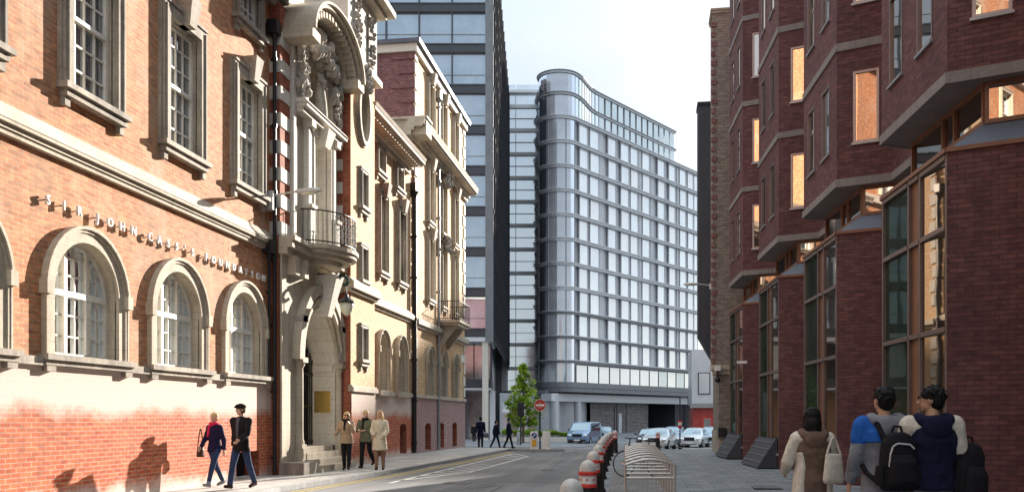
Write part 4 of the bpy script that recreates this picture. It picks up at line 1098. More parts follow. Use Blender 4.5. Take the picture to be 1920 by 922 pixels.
# nose glazing: three curved sheets per storey
z_sets = [(5.6+.7, LV[0]-.3)] + [(LV[k]+.14, LV[k+1]-.3) for k in range(10)]
for (z0, z1) in z_sets:
    for (a0, a1) in ((.03,.55),(.58,1.45),(1.48,2.3)):
        p = MB(); q = [hw_(x) for x in nose(0, 8, a0, a1)]
        for a, c_ in zip(q, q[1:]): p.poly([(a.x,a.y,z0),(c_.x,c_.y,z0),(c_.x,c_.y,z1),(a.x,a.y,z1)])
        p.build('curved_glass', 'glass_nose', ht, smooth=True)
b = MB()
for a0 in (.565, 1.465, 2.3, .015):
    x = hw_(nose(.02, 1, a0, a0)[0])
    for (z0, z1) in z_sets: b.tube((x.x,x.y,z0-.05),(x.x,x.y,z1+.05), .07, .07, 6)
split_build(b, 'nose_mullion', 'steel_grey', ht)
fh0 = hw_(P0); fh1 = hw_(P0+fd*HL); fH = Fr(fh0, fh1-fh0, 1)
tst = fH.p(0,0,1); 
if (tst - Vector((0,0,0))).length > fH.p(0,0,0).length: fH = Fr(fh0, fh1-fh0, -1)
def s_of(px):
    r_ = (px-960)/F; return (r_*P0.y-P0.x)/(fd.x-r_*fd.y)
lightc = [(1088,1104),(1108,1125),(1142,1157),(1166,1181),(1184,1198),(1206,1220),(1235,1248),(1256,1268),(1276,1288),(1291,1302)]
fins = MB(); nwin = 0
for k in range(10):
    z0, z1 = LV[k]+.14, LV[k+1]-.3
    off_ = 0 if k % 2 else .12
    for (a, c_) in lightc:
        u0, u1 = s_of(a)+off_, s_of(c_)+off_
        p = MB(); p.panel(fH, [(u0,z0),(u1,z0),(u1,z1),(u0,z1)], w=-.22); o = p.build('window', random.choice(['glass_light','glass_light','glass_light_b','glass_light_c']), ht)
        q = MB(); q.fbox(fH,u0-.07,u0,z0,z1,-.3,-.1); q.fbox(fH,u1,u1+.07,z0,z1,-.3,-.1); q.fbox(fH,u0,u1,z0,z0+.06,-.3,-.1); q.fbox(fH,u0,u1,z1-.06,z1,-.3,-.1); q.build('frame', 'panel_light', o)
    for (a, c_) in ((1125,1133),(1199,1204),(1221,1227),(1270,1274)):
        fins.fbox(fH, s_of(a)+off_+.1, s_of(c_)+off_, z0, z1, -.35, -.16)
split_build(fins, 'grey_panel', 'panel_grey', ht)
b = MB()
for k in range(10): b.panel(fH, [(s_of(1304),LV[k]+.14),(s_of(1309.5),LV[k]+.14),(s_of(1309.5),LV[k+1]-.3),(s_of(1304),LV[k+1]-.3)], w=-.2)
o = b.build('window', 'glass_light', ht); o['kind'] = 'stuff'
for j in range(13):
    u0 = .6+j*2.75; p = MB(); p.panel(fH,[(u0,6.3),(u0+2.45,6.3),(u0+2.45,LV[0]-.5),(u0,LV[0]-.5)],w=-.15); p.build('lower_window',random.choice(['glass_light','glass_light_b','glass_light_c','glass_attic']),ht)
# two set-back attic storeys sweeping off the nose in an S
def attic(extra=0):
    pts = [x for x in nose(extra, 14, 0.0, math.pi)]
    curve = []
    for i in range(1, 9):
        s_ = i*1.05; t = min(1, s_/8.0); back = 1.75*(3*t*t-2*t*t*t); curve.append(P0+fd*s_+fn*(extra-back))
    endp = P0+fd*30.6+fn*(extra-1.75)
    return [endp] + curve[::-1] + pts + [HC - fn*(HR+extra) + Vector((-.1,.995))*20]
AZ = [41.55, 44.5, 47.4]
for z, hh in ((44.5,.32),(47.4,.35)):
    b = MB(); band_ring(b, .18, -.6, z-hh+.1, z, 0, attic); band_ring(b, .28, -.6, z, z+.12, 1, attic); b.build('attic_band', ['panel_grey','panel_dark'], ht)
at = [hw_(p) for p in attic(0)]; ati = [hw_(p) for p in attic(-.6)]
b = MB(); b.poly([(p.x,p.y,47.3) for p in ati])
for a, c_ in zip(ati, ati[1:]): b.poly([(a.x,a.y,41.4),(c_.x,c_.y,41.4),(c_.x,c_.y,47.3),(a.x,a.y,47.3)])
b.build('attic_wall', 'panel_light', ht)
for z0, z1 in ((41.6,44.2),(44.62,47.1)):
    # long straight part in bays
    e0, e1 = at[1], at[0]; n_ = 13
    for j in range(n_):
        a, c_ = e0.lerp(e1, (j+.05)/n_), e0.lerp(e1, (j+.78)/n_)
        p = MB(); p.poly([(a.x,a.y,z0),(c_.x,c_.y,z0),(c_.x,c_.y,z1),(a.x,a.y,z1)]); p.build('attic_window', 'glass_attic', ht)
    for j in range(1, 9):
        a, c_ = at[j].lerp(at[j+1], .12), at[j].lerp(at[j+1], .88)
        p = MB(); p.poly([(a.x,a.y,z0),(c_.x,c_.y,z0),(c_.x,c_.y,z1),(a.x,a.y,z1)]); p.build('attic_window', 'glass_attic', ht)
    p = MB()
    for j in range(9, len(at)-2):
        a, c_ = at[j], at[j+1]; p.poly([(a.x,a.y,z0),(c_.x,c_.y,z0),(c_.x,c_.y,z1),(a.x,a.y,z1)])
    p.build('attic_curved_glass', 'glass_nose', ht, smooth=True)
# ground storey, set back under the oversailing floors
fG = Fr(fH.p(0,0,-2.6).xy, fH.d.xy, 1)
if (fG.p(0,0,1)).length > fG.p(0,0,0).length: fG = Fr(fH.p(0,0,-2.6).xy, fH.d.xy, -1)
b = MB(); b.fbox(fG, -3.5, 34, 3.75, 4.75, -.4, 1.3); b.build('white_beam', 'panel_white', ht)
b = MB(); b.panel(fG, [(-3.5,-.9),(7.5,-.9),(7.5,3.75),(-3.5,3.75)], w=-.6); b.build('metal_screen', 'panel_grey', ht)
b = MB(); b.panel(fG, [(7.5,-.9),(23.5,-.9),(23.5,3.75),(7.5,3.75)], w=0); b.build('stone_wall', 'stone_grey_block', ht)
b = MB(); b.fbox(fG,15.0,15.8,-.75,2.2,-.02,.03); b.build('door', 'panel_grey', ht)
b = MB(); b.fbox(fG,14.4,14.55,-.75,3.75,0,.1); b.fbox(fG,17.0,17.12,-.75,3.75,0,.1); b.build('downpipe', 'frame_dark', ht)
b = MB(); b.panel(fG, [(23.5,-.9),(36,-.9),(36,3.75),(23.5,3.75)], w=-6.0); b.fbox(fG,23.4,23.6,-.9,3.75,-6,0); b.fbox(fG,32.5,36,-.9,3.75,-6,-.2); b.build('loading_bay', 'clad_black', ht)
for u in (-2.2, 3.2): 
    x = fG.p(u, 0, .8); b = MB(); b.tube((x.x,x.y,-.8),(x.x,x.y,4.8), .6 if u < 0 else .5, .6 if u < 0 else .5, 16); b.build('column', 'panel_light', ht, smooth='auto')
b = MB(); b.fbox(fG, -3.5, 40, -.9, 5.2, -32, -7); b.fbox(fG, 36.1, 42, -.9, 5.2, -7, 1.2); b.fbox(fG,-3.4,36,4.78,5.25,-7,.2); b.build('sun_block_wall', 'panel_dark', ht)  # boxes added to keep sun from leaking under the hotel
b = MB()
pa, pb = camw(-1.6,118), camw(6.5,121.5); fQ = Fr(pa, pb-pa, -1)
b.panel(fQ, [(0,-.8),(8.8,-.8),(8.8,4.8),(0,4.8)]); b.build('shopfront_wall', 'panel_grey', ht)
for j in range(5):
    p = MB(); p.fbox(fQ, .3+j*1.25, 1.35+j*1.25, -.3, 3.4, 0, .03); p.build('shop_window', 'glass_shop' if j % 2 else 'glass_light', ht)

# ================================================================= LAMPS, CAMERA, BRACKETS
WY = lambda D, px: D/math.tan(-(math.atan((px-960)/F)-TH))
# street lamp on a wall bracket
t = thing('street_lamp', 'white street lamp with a long flat head on an arm fixed to the school wall', 'lamp', (LX, 22.55, 7.35))
b = MB(); b.box(LX+.02, LX+.24, 22.43, 22.67, 7.05, 7.55); b.build('bracket_box', 'lamp_metal', t)
b = MB(); b.path([(LX+.24,22.55,7.45),(LX+.6,22.55,7.50),(LX+.85,22.55,7.52)], .025, 8); b.build('arm', 'lamp_metal', t)
b = MB(); secs = [(.80,.03,.03),(.86,.06,.05),(1.0,.10,.07),(1.25,.12,.085),(1.42,.10,.07),(1.52,.03,.02)]
vs = []; n = 14
for x, ry, rz in secs:
    for i in range(n):
        q = 2*math.pi*i/n; vs.append((LX+x, 22.55+ry*math.cos(q), 7.53+rz*math.sin(q)))
b.mesh(vs, [(j*n+i, j*n+(i+1)%n, (j+1)*n+(i+1)%n, (j+1)*n+i) for j in range(len(secs)-1) for i in range(n)]); b.build('lamp_head', 'lamp_metal', t, smooth=True)
b = MB(); b.ball((LX+1.18,22.55,7.47), (.22,.085,.05), 12, 8); b.build('lamp_glass', 'lamp_glass', t, smooth=True)
# second street lamp on the offices' side, seen against the hotel
pl = rp(5.1, 38.0); t = thing('street_lamp', 'small white street lamp on an arm fixed to the buff brick building', 'lamp', (2.83, 40.42, 7.4))
b = MB(); b.box(2.7,2.83,40.5,40.62,7.25,7.5); b.build('bracket_box', 'lamp_metal', t)
b = MB(); b.path([(2.7,40.56,7.42),(2.2,40.5,7.48)], .022, 8); b.build('arm', 'lamp_metal', t)
b = MB(); b.ball((1.9,40.45,7.47), (.36,.11,.07), 14, 8); b.build('lamp_head', 'lamp_metal', t, smooth=True)
# lantern on green bracket over the porch
t = thing('wall_lantern', 'hanging glass lantern on a scrolled dark green bracket over the school porch', 'lantern', (LX+.3, uc+.02, 5.3))
ly = uc+.02
b = MB()
b.hexa([(LX+.36,ly-.05,5.1),(LX+.5,ly-.05,5.0),(LX+.5,ly+.05,5.0),(LX+.36,ly+.05,5.1),(LX+.36,ly-.05,5.86),(LX+.9,ly-.05,5.74),(LX+.9,ly+.05,5.74),(LX+.36,ly+.05,5.86)])
b.path([(LX+.8,ly,5.72),(LX+1.0,ly,5.78),(LX+1.2,ly,5.74),(LX+1.27,ly,5.6),(LX+1.2,ly,5.47),(LX+1.1,ly,5.5)], .05, 8)
b.path([(LX+.4,ly,5.05),(LX+.6,ly,5.2),(LX+.9,ly,5.55),(LX+1.05,ly,5.74)], .04, 8)
b.build('bracket', 'iron_green', t, smooth='auto')
lx = LX+1.22
b = MB(); b.tube((lx,ly,5.2),(lx,ly,5.5),.012,.012,6); b.lathe([(.02,5.24),(.05,5.2),(.06,5.14),(.10,5.11),(.22,5.02),(.25,4.99),(.25,4.96),(.18,4.96)], (lx,ly,0), 16); b.build('lantern_cap', 'iron_black', t, smooth='auto')
b = MB(); b.lathe([(.21,4.96),(.205,4.85),(.165,4.72),(.09,4.62),(.02,4.58)], (lx,ly,0), 16); b.build('lantern_glass', 'lamp_glass', t, smooth=True)
# security camera
t = thing('security_camera', 'white security camera on a black arm at the corner of the buff brick building', 'camera', (2.85,40.3,3.8))
b = MB(); b.box(2.98,3.06,40.15,40.4,3.62,3.70); b.tube((3.02,40.15,3.3),(3.02,40.15,3.66),.04,.04,8); b.build('arm', 'iron_black', t)
b = MB(); b.box(2.9,3.14,39.95,40.3,3.62,3.86); b.build('housing', 'white_paint', t)
b = MB(); b.ball((3.02,40.12,3.24), .13, 12, 8); b.build('dome', 'plastic_black', t, smooth=True)
pl = rp(5.5, 34.2)
t = thing('security_camera', 'tiny white security camera on the far pier of the dark brick offices', 'camera', (pl.x,pl.y,3.6))
b = MB(); b.box(pl.x-.1,pl.x+.25,pl.y-.2,pl.y-.05,3.6,3.7); b.build('housing', 'white_paint', t)
b = MB(); b.tube((pl.x+.25,pl.y-.1,3.6),(pl.x+.3,pl.y,3.5),.03); b.build('arm', 'steel_grey', t)

# ================================================================= BOLLARDS
def add_bollard(x, y, z, label, group, first=None, h=1.03):
    if first is not None:
        o = copy_tree(first); o.location = (x, y, z); o.rotation_euler.z = random.uniform(-.3, .3)
        o['label'] = label; return o
    t = thing('bollard', label, 'bollard', (x, y, z), 0, group)
    b = MB(); b.lathe([(.155,0),(.155,.10),(.13,.13),(.125,.17),(.105,.62),(.105,.66)], (0,0,0), 16)
    for i in range(10):
        q = 2*math.pi*i/10; b.tube((.118*math.cos(q),.118*math.sin(q),.14),(.104*math.cos(q),.104*math.sin(q),.62),.014,.012,5)
    b.build('post', 'iron_black', t, smooth='auto', world=False)
    b = MB(); b.lathe([(.11,.66),(.125,.665),(.128,.70),(.118,.715)], (0,0,0), 20); b.lathe([(.118,.825),(.132,.83),(.132,.865),(.116,.88)], (0,0,0), 20); split_build(b, 'red_band', 'red_paint', t, smooth='auto', world=False)
    b = MB(); b.lathe([(.116,.715),(.116,.825)], (0,0,0), 20); b.build('white_band', 'white_paint', t, smooth='auto', world=False)
    b = MB()
    for i in range(8):
        q = 2*math.pi*i/8+.2; c = Vector((.116*math.cos(q), .116*math.sin(q), .77)); b.tube(c, c+Vector((math.cos(q),math.sin(q),0))*.006, .014, .014, 6)
    split_build(b, 'rivet', 'red_paint', t, world=False, gap=.002)
    b = MB(); b.lathe([(.112,.88),(.112,.90),(.105,.95),(.082,.995),(.05,1.02),(.012,1.032)], (0,0,0), 20); b.build('cap', 'lamp_metal', t, smooth='auto', world=False)
    return t
zs = [(8.4,.555),(12.1,1.02),(15.3,1.38),(18.8,1.80),(22.7,2.24),(25.9,2.62),(29.2,3.03),(32.6,3.47),(36.0,3.92),(39.5,4.52)]
ords = ['bollard of which only the pale domed cap is in view', 'second nearest bollard of the kerb row, its red and white collar fully in view', 'third nearest red and white bollard of the kerb row', 'fourth nearest red and white bollard of the kerb row', 'fifth red and white bollard along the kerb row, beside the cycle stands', 'sixth red and white bollard along the kerb row from the near end', 'fourth from last red and white bollard in the kerb row', 'third from last red and white bollard in the kerb row', 'second from last red and white bollard in the kerb row', 'last bollard of the kerb row, standing free at its far end']
bol = None
for i, (zc, xc) in enumerate(zs):
    p = camw(xc, zc)
    o = add_bollard(p.x, p.y, 0.0+gz(p.y), ords[i], 'red and white bollards along the kerb', bol)
    bol = bol or o
p = ppl(1233.5, 48.5); o = add_bollard(p.x, p.y, gz(p.y)-.04, 'lone red and white topped bollard in front of the silver parked car', None, bol)

# ================================================================= CYCLE STANDS
stn = ['nearest tubular cycle stand, its whole arched frame in view', 'second nearest arched cycle stand, just behind the front one', 'third nearest arched cycle stand with a bicycle wheel beside it', 'fourth arched cycle stand from the near end', 'middle arched cycle stand of the row', 'fourth arched cycle stand from the far end', 'third arched cycle stand from the far end', 'second arched cycle stand from the far end', 'farthest arched cycle stand of the row']
st0 = None
for i in range(9):
    zc = 14.6+1.12*i; xl = 1.84+.125*(zc-14.6); p = camw(xl+.40, zc)
    if st0 is None:
        t = thing('cycle_stand', stn[0], 'cycle stand', (p.x,p.y,.06), TH-R(1), 'arched steel cycle stands in a row')
        wd = .40; r = .021
        arc = [(-wd+2*wd*k/12, 0, .775+.085*math.sin(math.pi*k/12)) for k in range(13)]
        b = MB(); b.path(arc, r, 8)
        b.build('top_rail', 'steel_tube', t, smooth='auto', world=False)
        for sx in (-wd, wd):
            b = MB(); b.tube((sx,0,0),(sx,0,.78),r,r,8); b.tube((sx,0,0),(sx,0,.012),.05,.05,10); b.build('leg', 'steel_tube', t, smooth='auto', world=False)
        b = MB(); b.tube((-wd,0,.56),(wd,0,.56),r*.9,r*.9,8); b.build('cross_rail', 'steel_tube', t, smooth='auto', world=False)
        st0 = t
    else:
        t = copy_tree(st0); t.location = (p.x,p.y,.06); t['label'] = stn[i]
def bicycle(label, x, y, z, yaw, lean, frame_m, group=None):
    t = thing('bicycle', label, 'bicycle', (x,y,z), yaw, group); t.rotation_euler = (0, lean, yaw)
    def wheel(cy):
        w_ = MB(); n = 26; r = .325
        pts = [(0, cy+r*math.cos(2*math.pi*k/n), .34+r*math.sin(2*math.pi*k/n)) for k in range(n+1)]
        w_.path(pts, .017, 6); o = w_.build('wheel', 'tyre', t, smooth='auto', world=False)
        s = MB(); 
        for k in range(14): q = 2*math.pi*k/14; s.tube((0,cy,.34),(0,cy+.3*math.cos(q),.34+.3*math.sin(q)),.0025,.0025,3)
        s.tube((-.05,cy,.34),(.05,cy,.34),.02,.02,8); s.build('spokes', 'chrome', o, world=False)
    wheel(-.5); wheel(.52)
    b = MB(); bb=(0,-.06,.29); sh=(0,.38,.82); st_=(0,-.2,.8)
    for a, c in ((bb,sh),(bb,st_),(st_,sh),(bb,(0,-.5,.34)),(st_,(0,-.5,.34)),((0,.36,.9),(0,.52,.34))): b.tube(a,c,.016,.016,8)
    b.build('frame', frame_m, t, smooth='auto', world=False)
    b = MB(); b.tube(st_,(0,-.23,.93),.013,.013,6); b.loft([((0,-.24,.93),.05,.13),((0,-.24,.96),.07,.13),((0,-.23,.975),.04,.1)],10); b.build('saddle','plastic_black',t,smooth='auto',world=False)
    b = MB(); b.tube((0,.36,.9),(0,.35,1.0),.014); b.path([(-.27,.28,1.0),(-.2,.38,1.01),(0,.38,1.0),(.2,.38,1.01),(.27,.28,1.0)],.013,6); b.build('handlebar','iron_black',t,smooth='auto',world=False)
    b = MB(); b.tube((-.03,-.06,.29),(.03,-.06,.29),.09,.09,16); b.tube((.05,-.06,.29),(.05,.04,.16),.01); b.tube((-.05,-.06,.29),(-.05,-.16,.42),.01); b.build('crank','steel_grey',t,world=False)
    return t
p = camw(3.30, 23.1); bicycle('black bicycle among the far cycle stands, one wheel showing beyond their edge', p.x, p.y, .06, TH+R(50), R(3), 'iron_black')

# covers set in the ground
for (x, y, w_, l_, z, lab) in ((-4.6, 21.5, .6, .6, .006, 'square iron manhole cover in the sunlit stretch of road'), (-3.0, 27.5, .45, .7, .006, 'oblong iron cover in the middle of the road'), (-7.35, 24.5, .3, .5, .006, 'gully grating in the road by the school kerb'), (2.6, 20.5, .6, .8, .066, 'iron cover set in the pavement beside the dark brick offices')):
    b = MB(); b.box(-w_/2,w_/2,-l_/2,l_/2,0,.012)
    for k in range(7): b.box(-w_/2+.04,w_/2-.04,-l_/2+.05+k*(l_-.1)/7,-l_/2+.05+k*(l_-.1)/7+.02,.012,.017)
    o = b.build('manhole_cover','steel_grey',None,world=False); o.location = (x,y,z); tag(o, lab, 'manhole cover')
# ================================================================= SIGNS
p = ppl(1012.5, 43.0); iz = gz(p.y)+.1
t = thing('road_sign', 'red no entry disc on a dark pole on the traffic island', 'road sign', (p.x,p.y,iz), TH)
b = MB(); b.tube((0,0,0),(0,0,2.35),.04,.04,10); b.build('pole','iron_black',t,smooth='auto',world=False)
b = MB(); b.tube((0,-.05,2.1),(0,-.07,2.1),.285,.285,32); o = b.build('disc','red_paint',t,world=False)
b = MB(); 
fz = Fr((0,-.071),(1,0),-1)
b.ring(fz,[(.265*math.cos(a),2.1+.265*math.sin(a)) for a in [2*math.pi*k/32 for k in range(33)]],[(.285*math.cos(a),2.1+.285*math.sin(a)) for a in [2*math.pi*k/32 for k in range(33)]],0,.004)
b.fbox(fz,-.21,.21,2.05,2.15,0,.006); b.build('white_bar','white_paint',o,world=False)
for k, (wd_, zz) in enumerate((("NO", 2.19), ("ENTRY", 1.955))):
    for j, ch in enumerate(wd_):
        le = letter(ch, Fr((0,-.071),(1,0),-1), (j-(len(wd_)-1)/2)*.058, zz, .055, .001, .004, 'white_paint', None); le.parent = t
def box_sign(px, label, plain):
    p = ppl(px, 42.8); t = thing('traffic_bollard', label, 'keep left bollard', (p.x,p.y,iz), TH+R(0))
    b = MB(); b.loft([((0,0,0),.22,.13),((0,0,.06),.22,.13),((0,0,.08),.19,.10),((0,0,.82),.19,.10),((0,0,.86),.16,.08)], 20)
    b.build('shell', 'white_paint', t, smooth='auto', world=False)
    if not plain:
        b = MB(); b.tube((0,-.095,.66),(0,-.115,.66),.13,.13,24); o = b.build('blue_disc','blue_paint',t,world=False)
        f = Fr((0,-.116),(1,0),-1); b = MB(); P = f.p
        b.fbox(f,-.02,.02,.62,.74,0,.004); b.build('arrow_shaft','white_paint',o,world=False)
        b = MB(); q = [(.05,.74),(-.09,.58),(-.09,.67),(.0,.58)]
        b.poly([P(-.10,.56,.005),P(-.01,.56,.005),P(-.10,.65,.005)]); b.hexa([P(-.08,.60,0),P(-.055,.575,0),P(-.055,.575,.004),P(-.08,.60,.004),P(.05,.74,0),P(.075,.715,0),P(.075,.715,.004),P(.05,.74,.004)]); b.build('arrow','white_paint',o,world=False)
        b = MB(); b.box(-.10,.10,-.112,-.09,.14,.46); b.build('yellow_panel','yellow_paint',t,world=False)
box_sign(1001.5, 'white illuminated bollard with blue arrow disc and yellow panel on the island', False)
box_sign(1024.5, 'plain white bollard at the right end of the traffic island', True)
# traffic signal in front of the tree
p = ppl(976.5, 66); t = thing('traffic_light', 'black traffic signal on a slim post in front of the green tree', 'traffic light', (p.x,p.y,gz(p.y)+.1), TH)
b = MB(); b.tube((0,0,0),(0,0,2.9),.06,.06,10); b.build('post','iron_black',t,smooth='auto',world=False)
b = MB(); b.box(-.2,.2,-.12,.12,2.2,3.15); b.box(-.24,.24,-.06,-.04,2.15,3.2); b.build('signal_head','plastic_black',t,world=False)
for k in range(3):
    b = MB(); b.tube((0,-.12,2.38+.29*k),(0,-.2,2.38+.29*k),.10,.10,12); b.build('lens','plastic_black',t,world=False)
p = ppl(972, 66.5); b = MB(); b.lathe([(.14,0),(.14,.95),(.10,1.02),(.02,1.04)],(0,0,0),12); o = b.build('bollard','steel_grey',None,smooth='auto',world=False); o.location = (p.x,p.y,gz(p.y)+.1); tag(o, 'grey steel post at the foot of the traffic signal', 'bollard')
# pole with a red and white sleeve at the right-hand pavement corner
p = ppl(1275, 50); t = thing('sign_pole', 'thin dark pole with a red and white sleeve beside the parked cars', 'pole', (p.x,p.y,gz(p.y)+.02), TH)
b = MB(); b.tube((0,0,0),(0,0,2.9),.035,.035,8); b.lathe([(.13,0),(.13,.08),(.07,.12)],(0,0,0),12); b.build('pole','iron_black',t,smooth='auto',world=False)
b = MB(); b.lathe([(.11,1.15),(.11,1.32)],(0,0,0),12); b.lathe([(.11,1.5),(.11,1.62)],(0,0,0),12); split_build(b,'red_sleeve','red_paint',t,world=False)
b = MB(); b.lathe([(.105,1.32),(.105,1.5)],(0,0,0),12); b.build('white_sleeve','white_paint',t,world=False)
p = ppl(1152, 60); t = thing('sign_pole', 'thin grey pole standing in the far road behind the kerb bollards', 'pole', (p.x,p.y,gz(p.y)))
b = MB(); b.tube((0,0,0),(0,0,2.9),.04,.04,8); b.build('pole','iron_black',t,smooth='auto',world=False)

# ================================================================= TREE AND PLANTER
def leaf_quad(b, c, s, rnd, m=0):
    a = rnd.uniform(0, 6.28); e = rnd.uniform(-1.0, 1.0)
    u = Vector((math.cos(a), math.sin(a), rnd.uniform(-.4,.4))).normalized()*s
    v = u.cross(Vector((math.sin(e), math.cos(e)*math.sin(a), rnd.uniform(.2,1)))).normalized()*s*.62
    b.poly([c-u, c-v*.9+u*.1, c+u, c+v*.9+u*.1], m)
def leafmat(name, col):
    m, t_, bs = base(name, col, .5, 0, .3)
    g_ = t_.nodes.new('ShaderNodeNewGeometry'); wn = t_.nodes.new('ShaderNodeTexWhiteNoise'); wn.noise_dimensions = '3D'
    f = noise(t_, 1.3, 3)
    c = mixc(t_, ramp(t_, f, .3, .7), tuple(x*.7 for x in col), tuple(min(1,x*1.35) for x in col))
    t_.links.new(c, bs.inputs['Base Color'])
    tr = nnode(t_, 'ShaderNodeBsdfTranslucent'); t_.links.new(c, tr.inputs['Color'])
    mxs = t_.nodes.new('ShaderNodeMixShader'); mxs.inputs[0].default_value = .45
    t_.links.new(bs.outputs[0], mxs.inputs[1]); t_.links.new(tr.outputs[0], mxs.inputs[2]); t_.links.new(mxs.outputs[0], t_.nodes['Material Output'].inputs['Surface'])
leafmat('leaf_bright', (.42,.54,.05)); leafmat('leaf_mid', (.24,.37,.04)); leafmat('leaf_dark', (.10,.18,.02)); mat('bark', (.12,.09,.07), .9, var=.3, scale=8)
p = ppl(981, 74); tz = gz(p.y)+.1
t = thing('tree', 'bright green conical young tree at the far pavement corner', 'tree', (p.x,p.y,tz))
b = MB(); b.tube((0,0,0),(0,0,1.7),.11,.085,9); b.tube((0,0,1.7),(0,0,5.6),.085,.02,8)
rnd = random.Random(11); limbs = []
for k in range(26):
    z = 1.5+k*.155; a = rnd.uniform(0,6.28); L_ = 1.25*(1-(z-1.5)/5.2)+.12; e = Vector((L_*math.cos(a), L_*math.sin(a), z+.45*L_+.2)); b.tube((0,0,z), e, .03, .008, 5); limbs.append(e)
b.build('trunk','bark',t,smooth='auto',world=False)
b = MB(); 
def crown_r(z):
    f = (z-1.45)/5.1
    if f < .22: return 1.15+.6*(f/.22)
    return 1.75*(1-(f-.22)/.78)**.75
clumps = []
for k in range(190):
    z = 1.5+5.0*rnd.random()**1.05; a = rnd.uniform(0,6.28); rr = crown_r(z)*rnd.uniform(.25,1.0); clumps.append((Vector((rr*math.cos(a), rr*math.sin(a), z)), rnd.uniform(.16,.34), rnd.choice([0,0,1,1,2])))
for c, r, m_ in clumps:
    for j in range(62):
        v = Vector((rnd.gauss(0,1),rnd.gauss(0,1),rnd.gauss(0,.8)))*r*.50
        leaf_quad(b, c+v, rnd.uniform(.06,.11), rnd, m_ if rnd.random() < .75 else rnd.choice([0,1,2]))
b.build('crown',['leaf_bright','leaf_mid','leaf_dark'],t,world=False)
pp0, pp1 = camw(-.7, 79.5), camw(6.4, 81.5)
fP = Fr(pp0, pp1-pp0, -1)
t = thing('planter', 'low stone planter with a clipped green hedge in front of the hotel', 'planter', (*((pp0+pp1)/2), -.65))
b = MB(); b.fbox(fP,0,7.4,-.66,-.15,-1.6,0); b.build('planter_wall','stone_pale',t)
b = MB(); b.fbox(fP,.15,7.25,-.2,-.12,-1.5,-.1); b.build('soil','earth',t)
b = MB()
for k in range(9000):
    u = rnd.uniform(.1,7.3); w_ = rnd.uniform(-1.5,-.05); h = .55*(1-(u/7.4)**2*.6)*rnd.uniform(.2,1)+(.12*math.sin(u*3)+.1)*rnd.random(); leaf_quad(b, fP.p(u,-.12+h,w_), rnd.uniform(.05,.1), rnd, rnd.choice([0,1,1,2]))
b.build('hedge',['leaf_bright','leaf_mid','leaf_dark'],t)

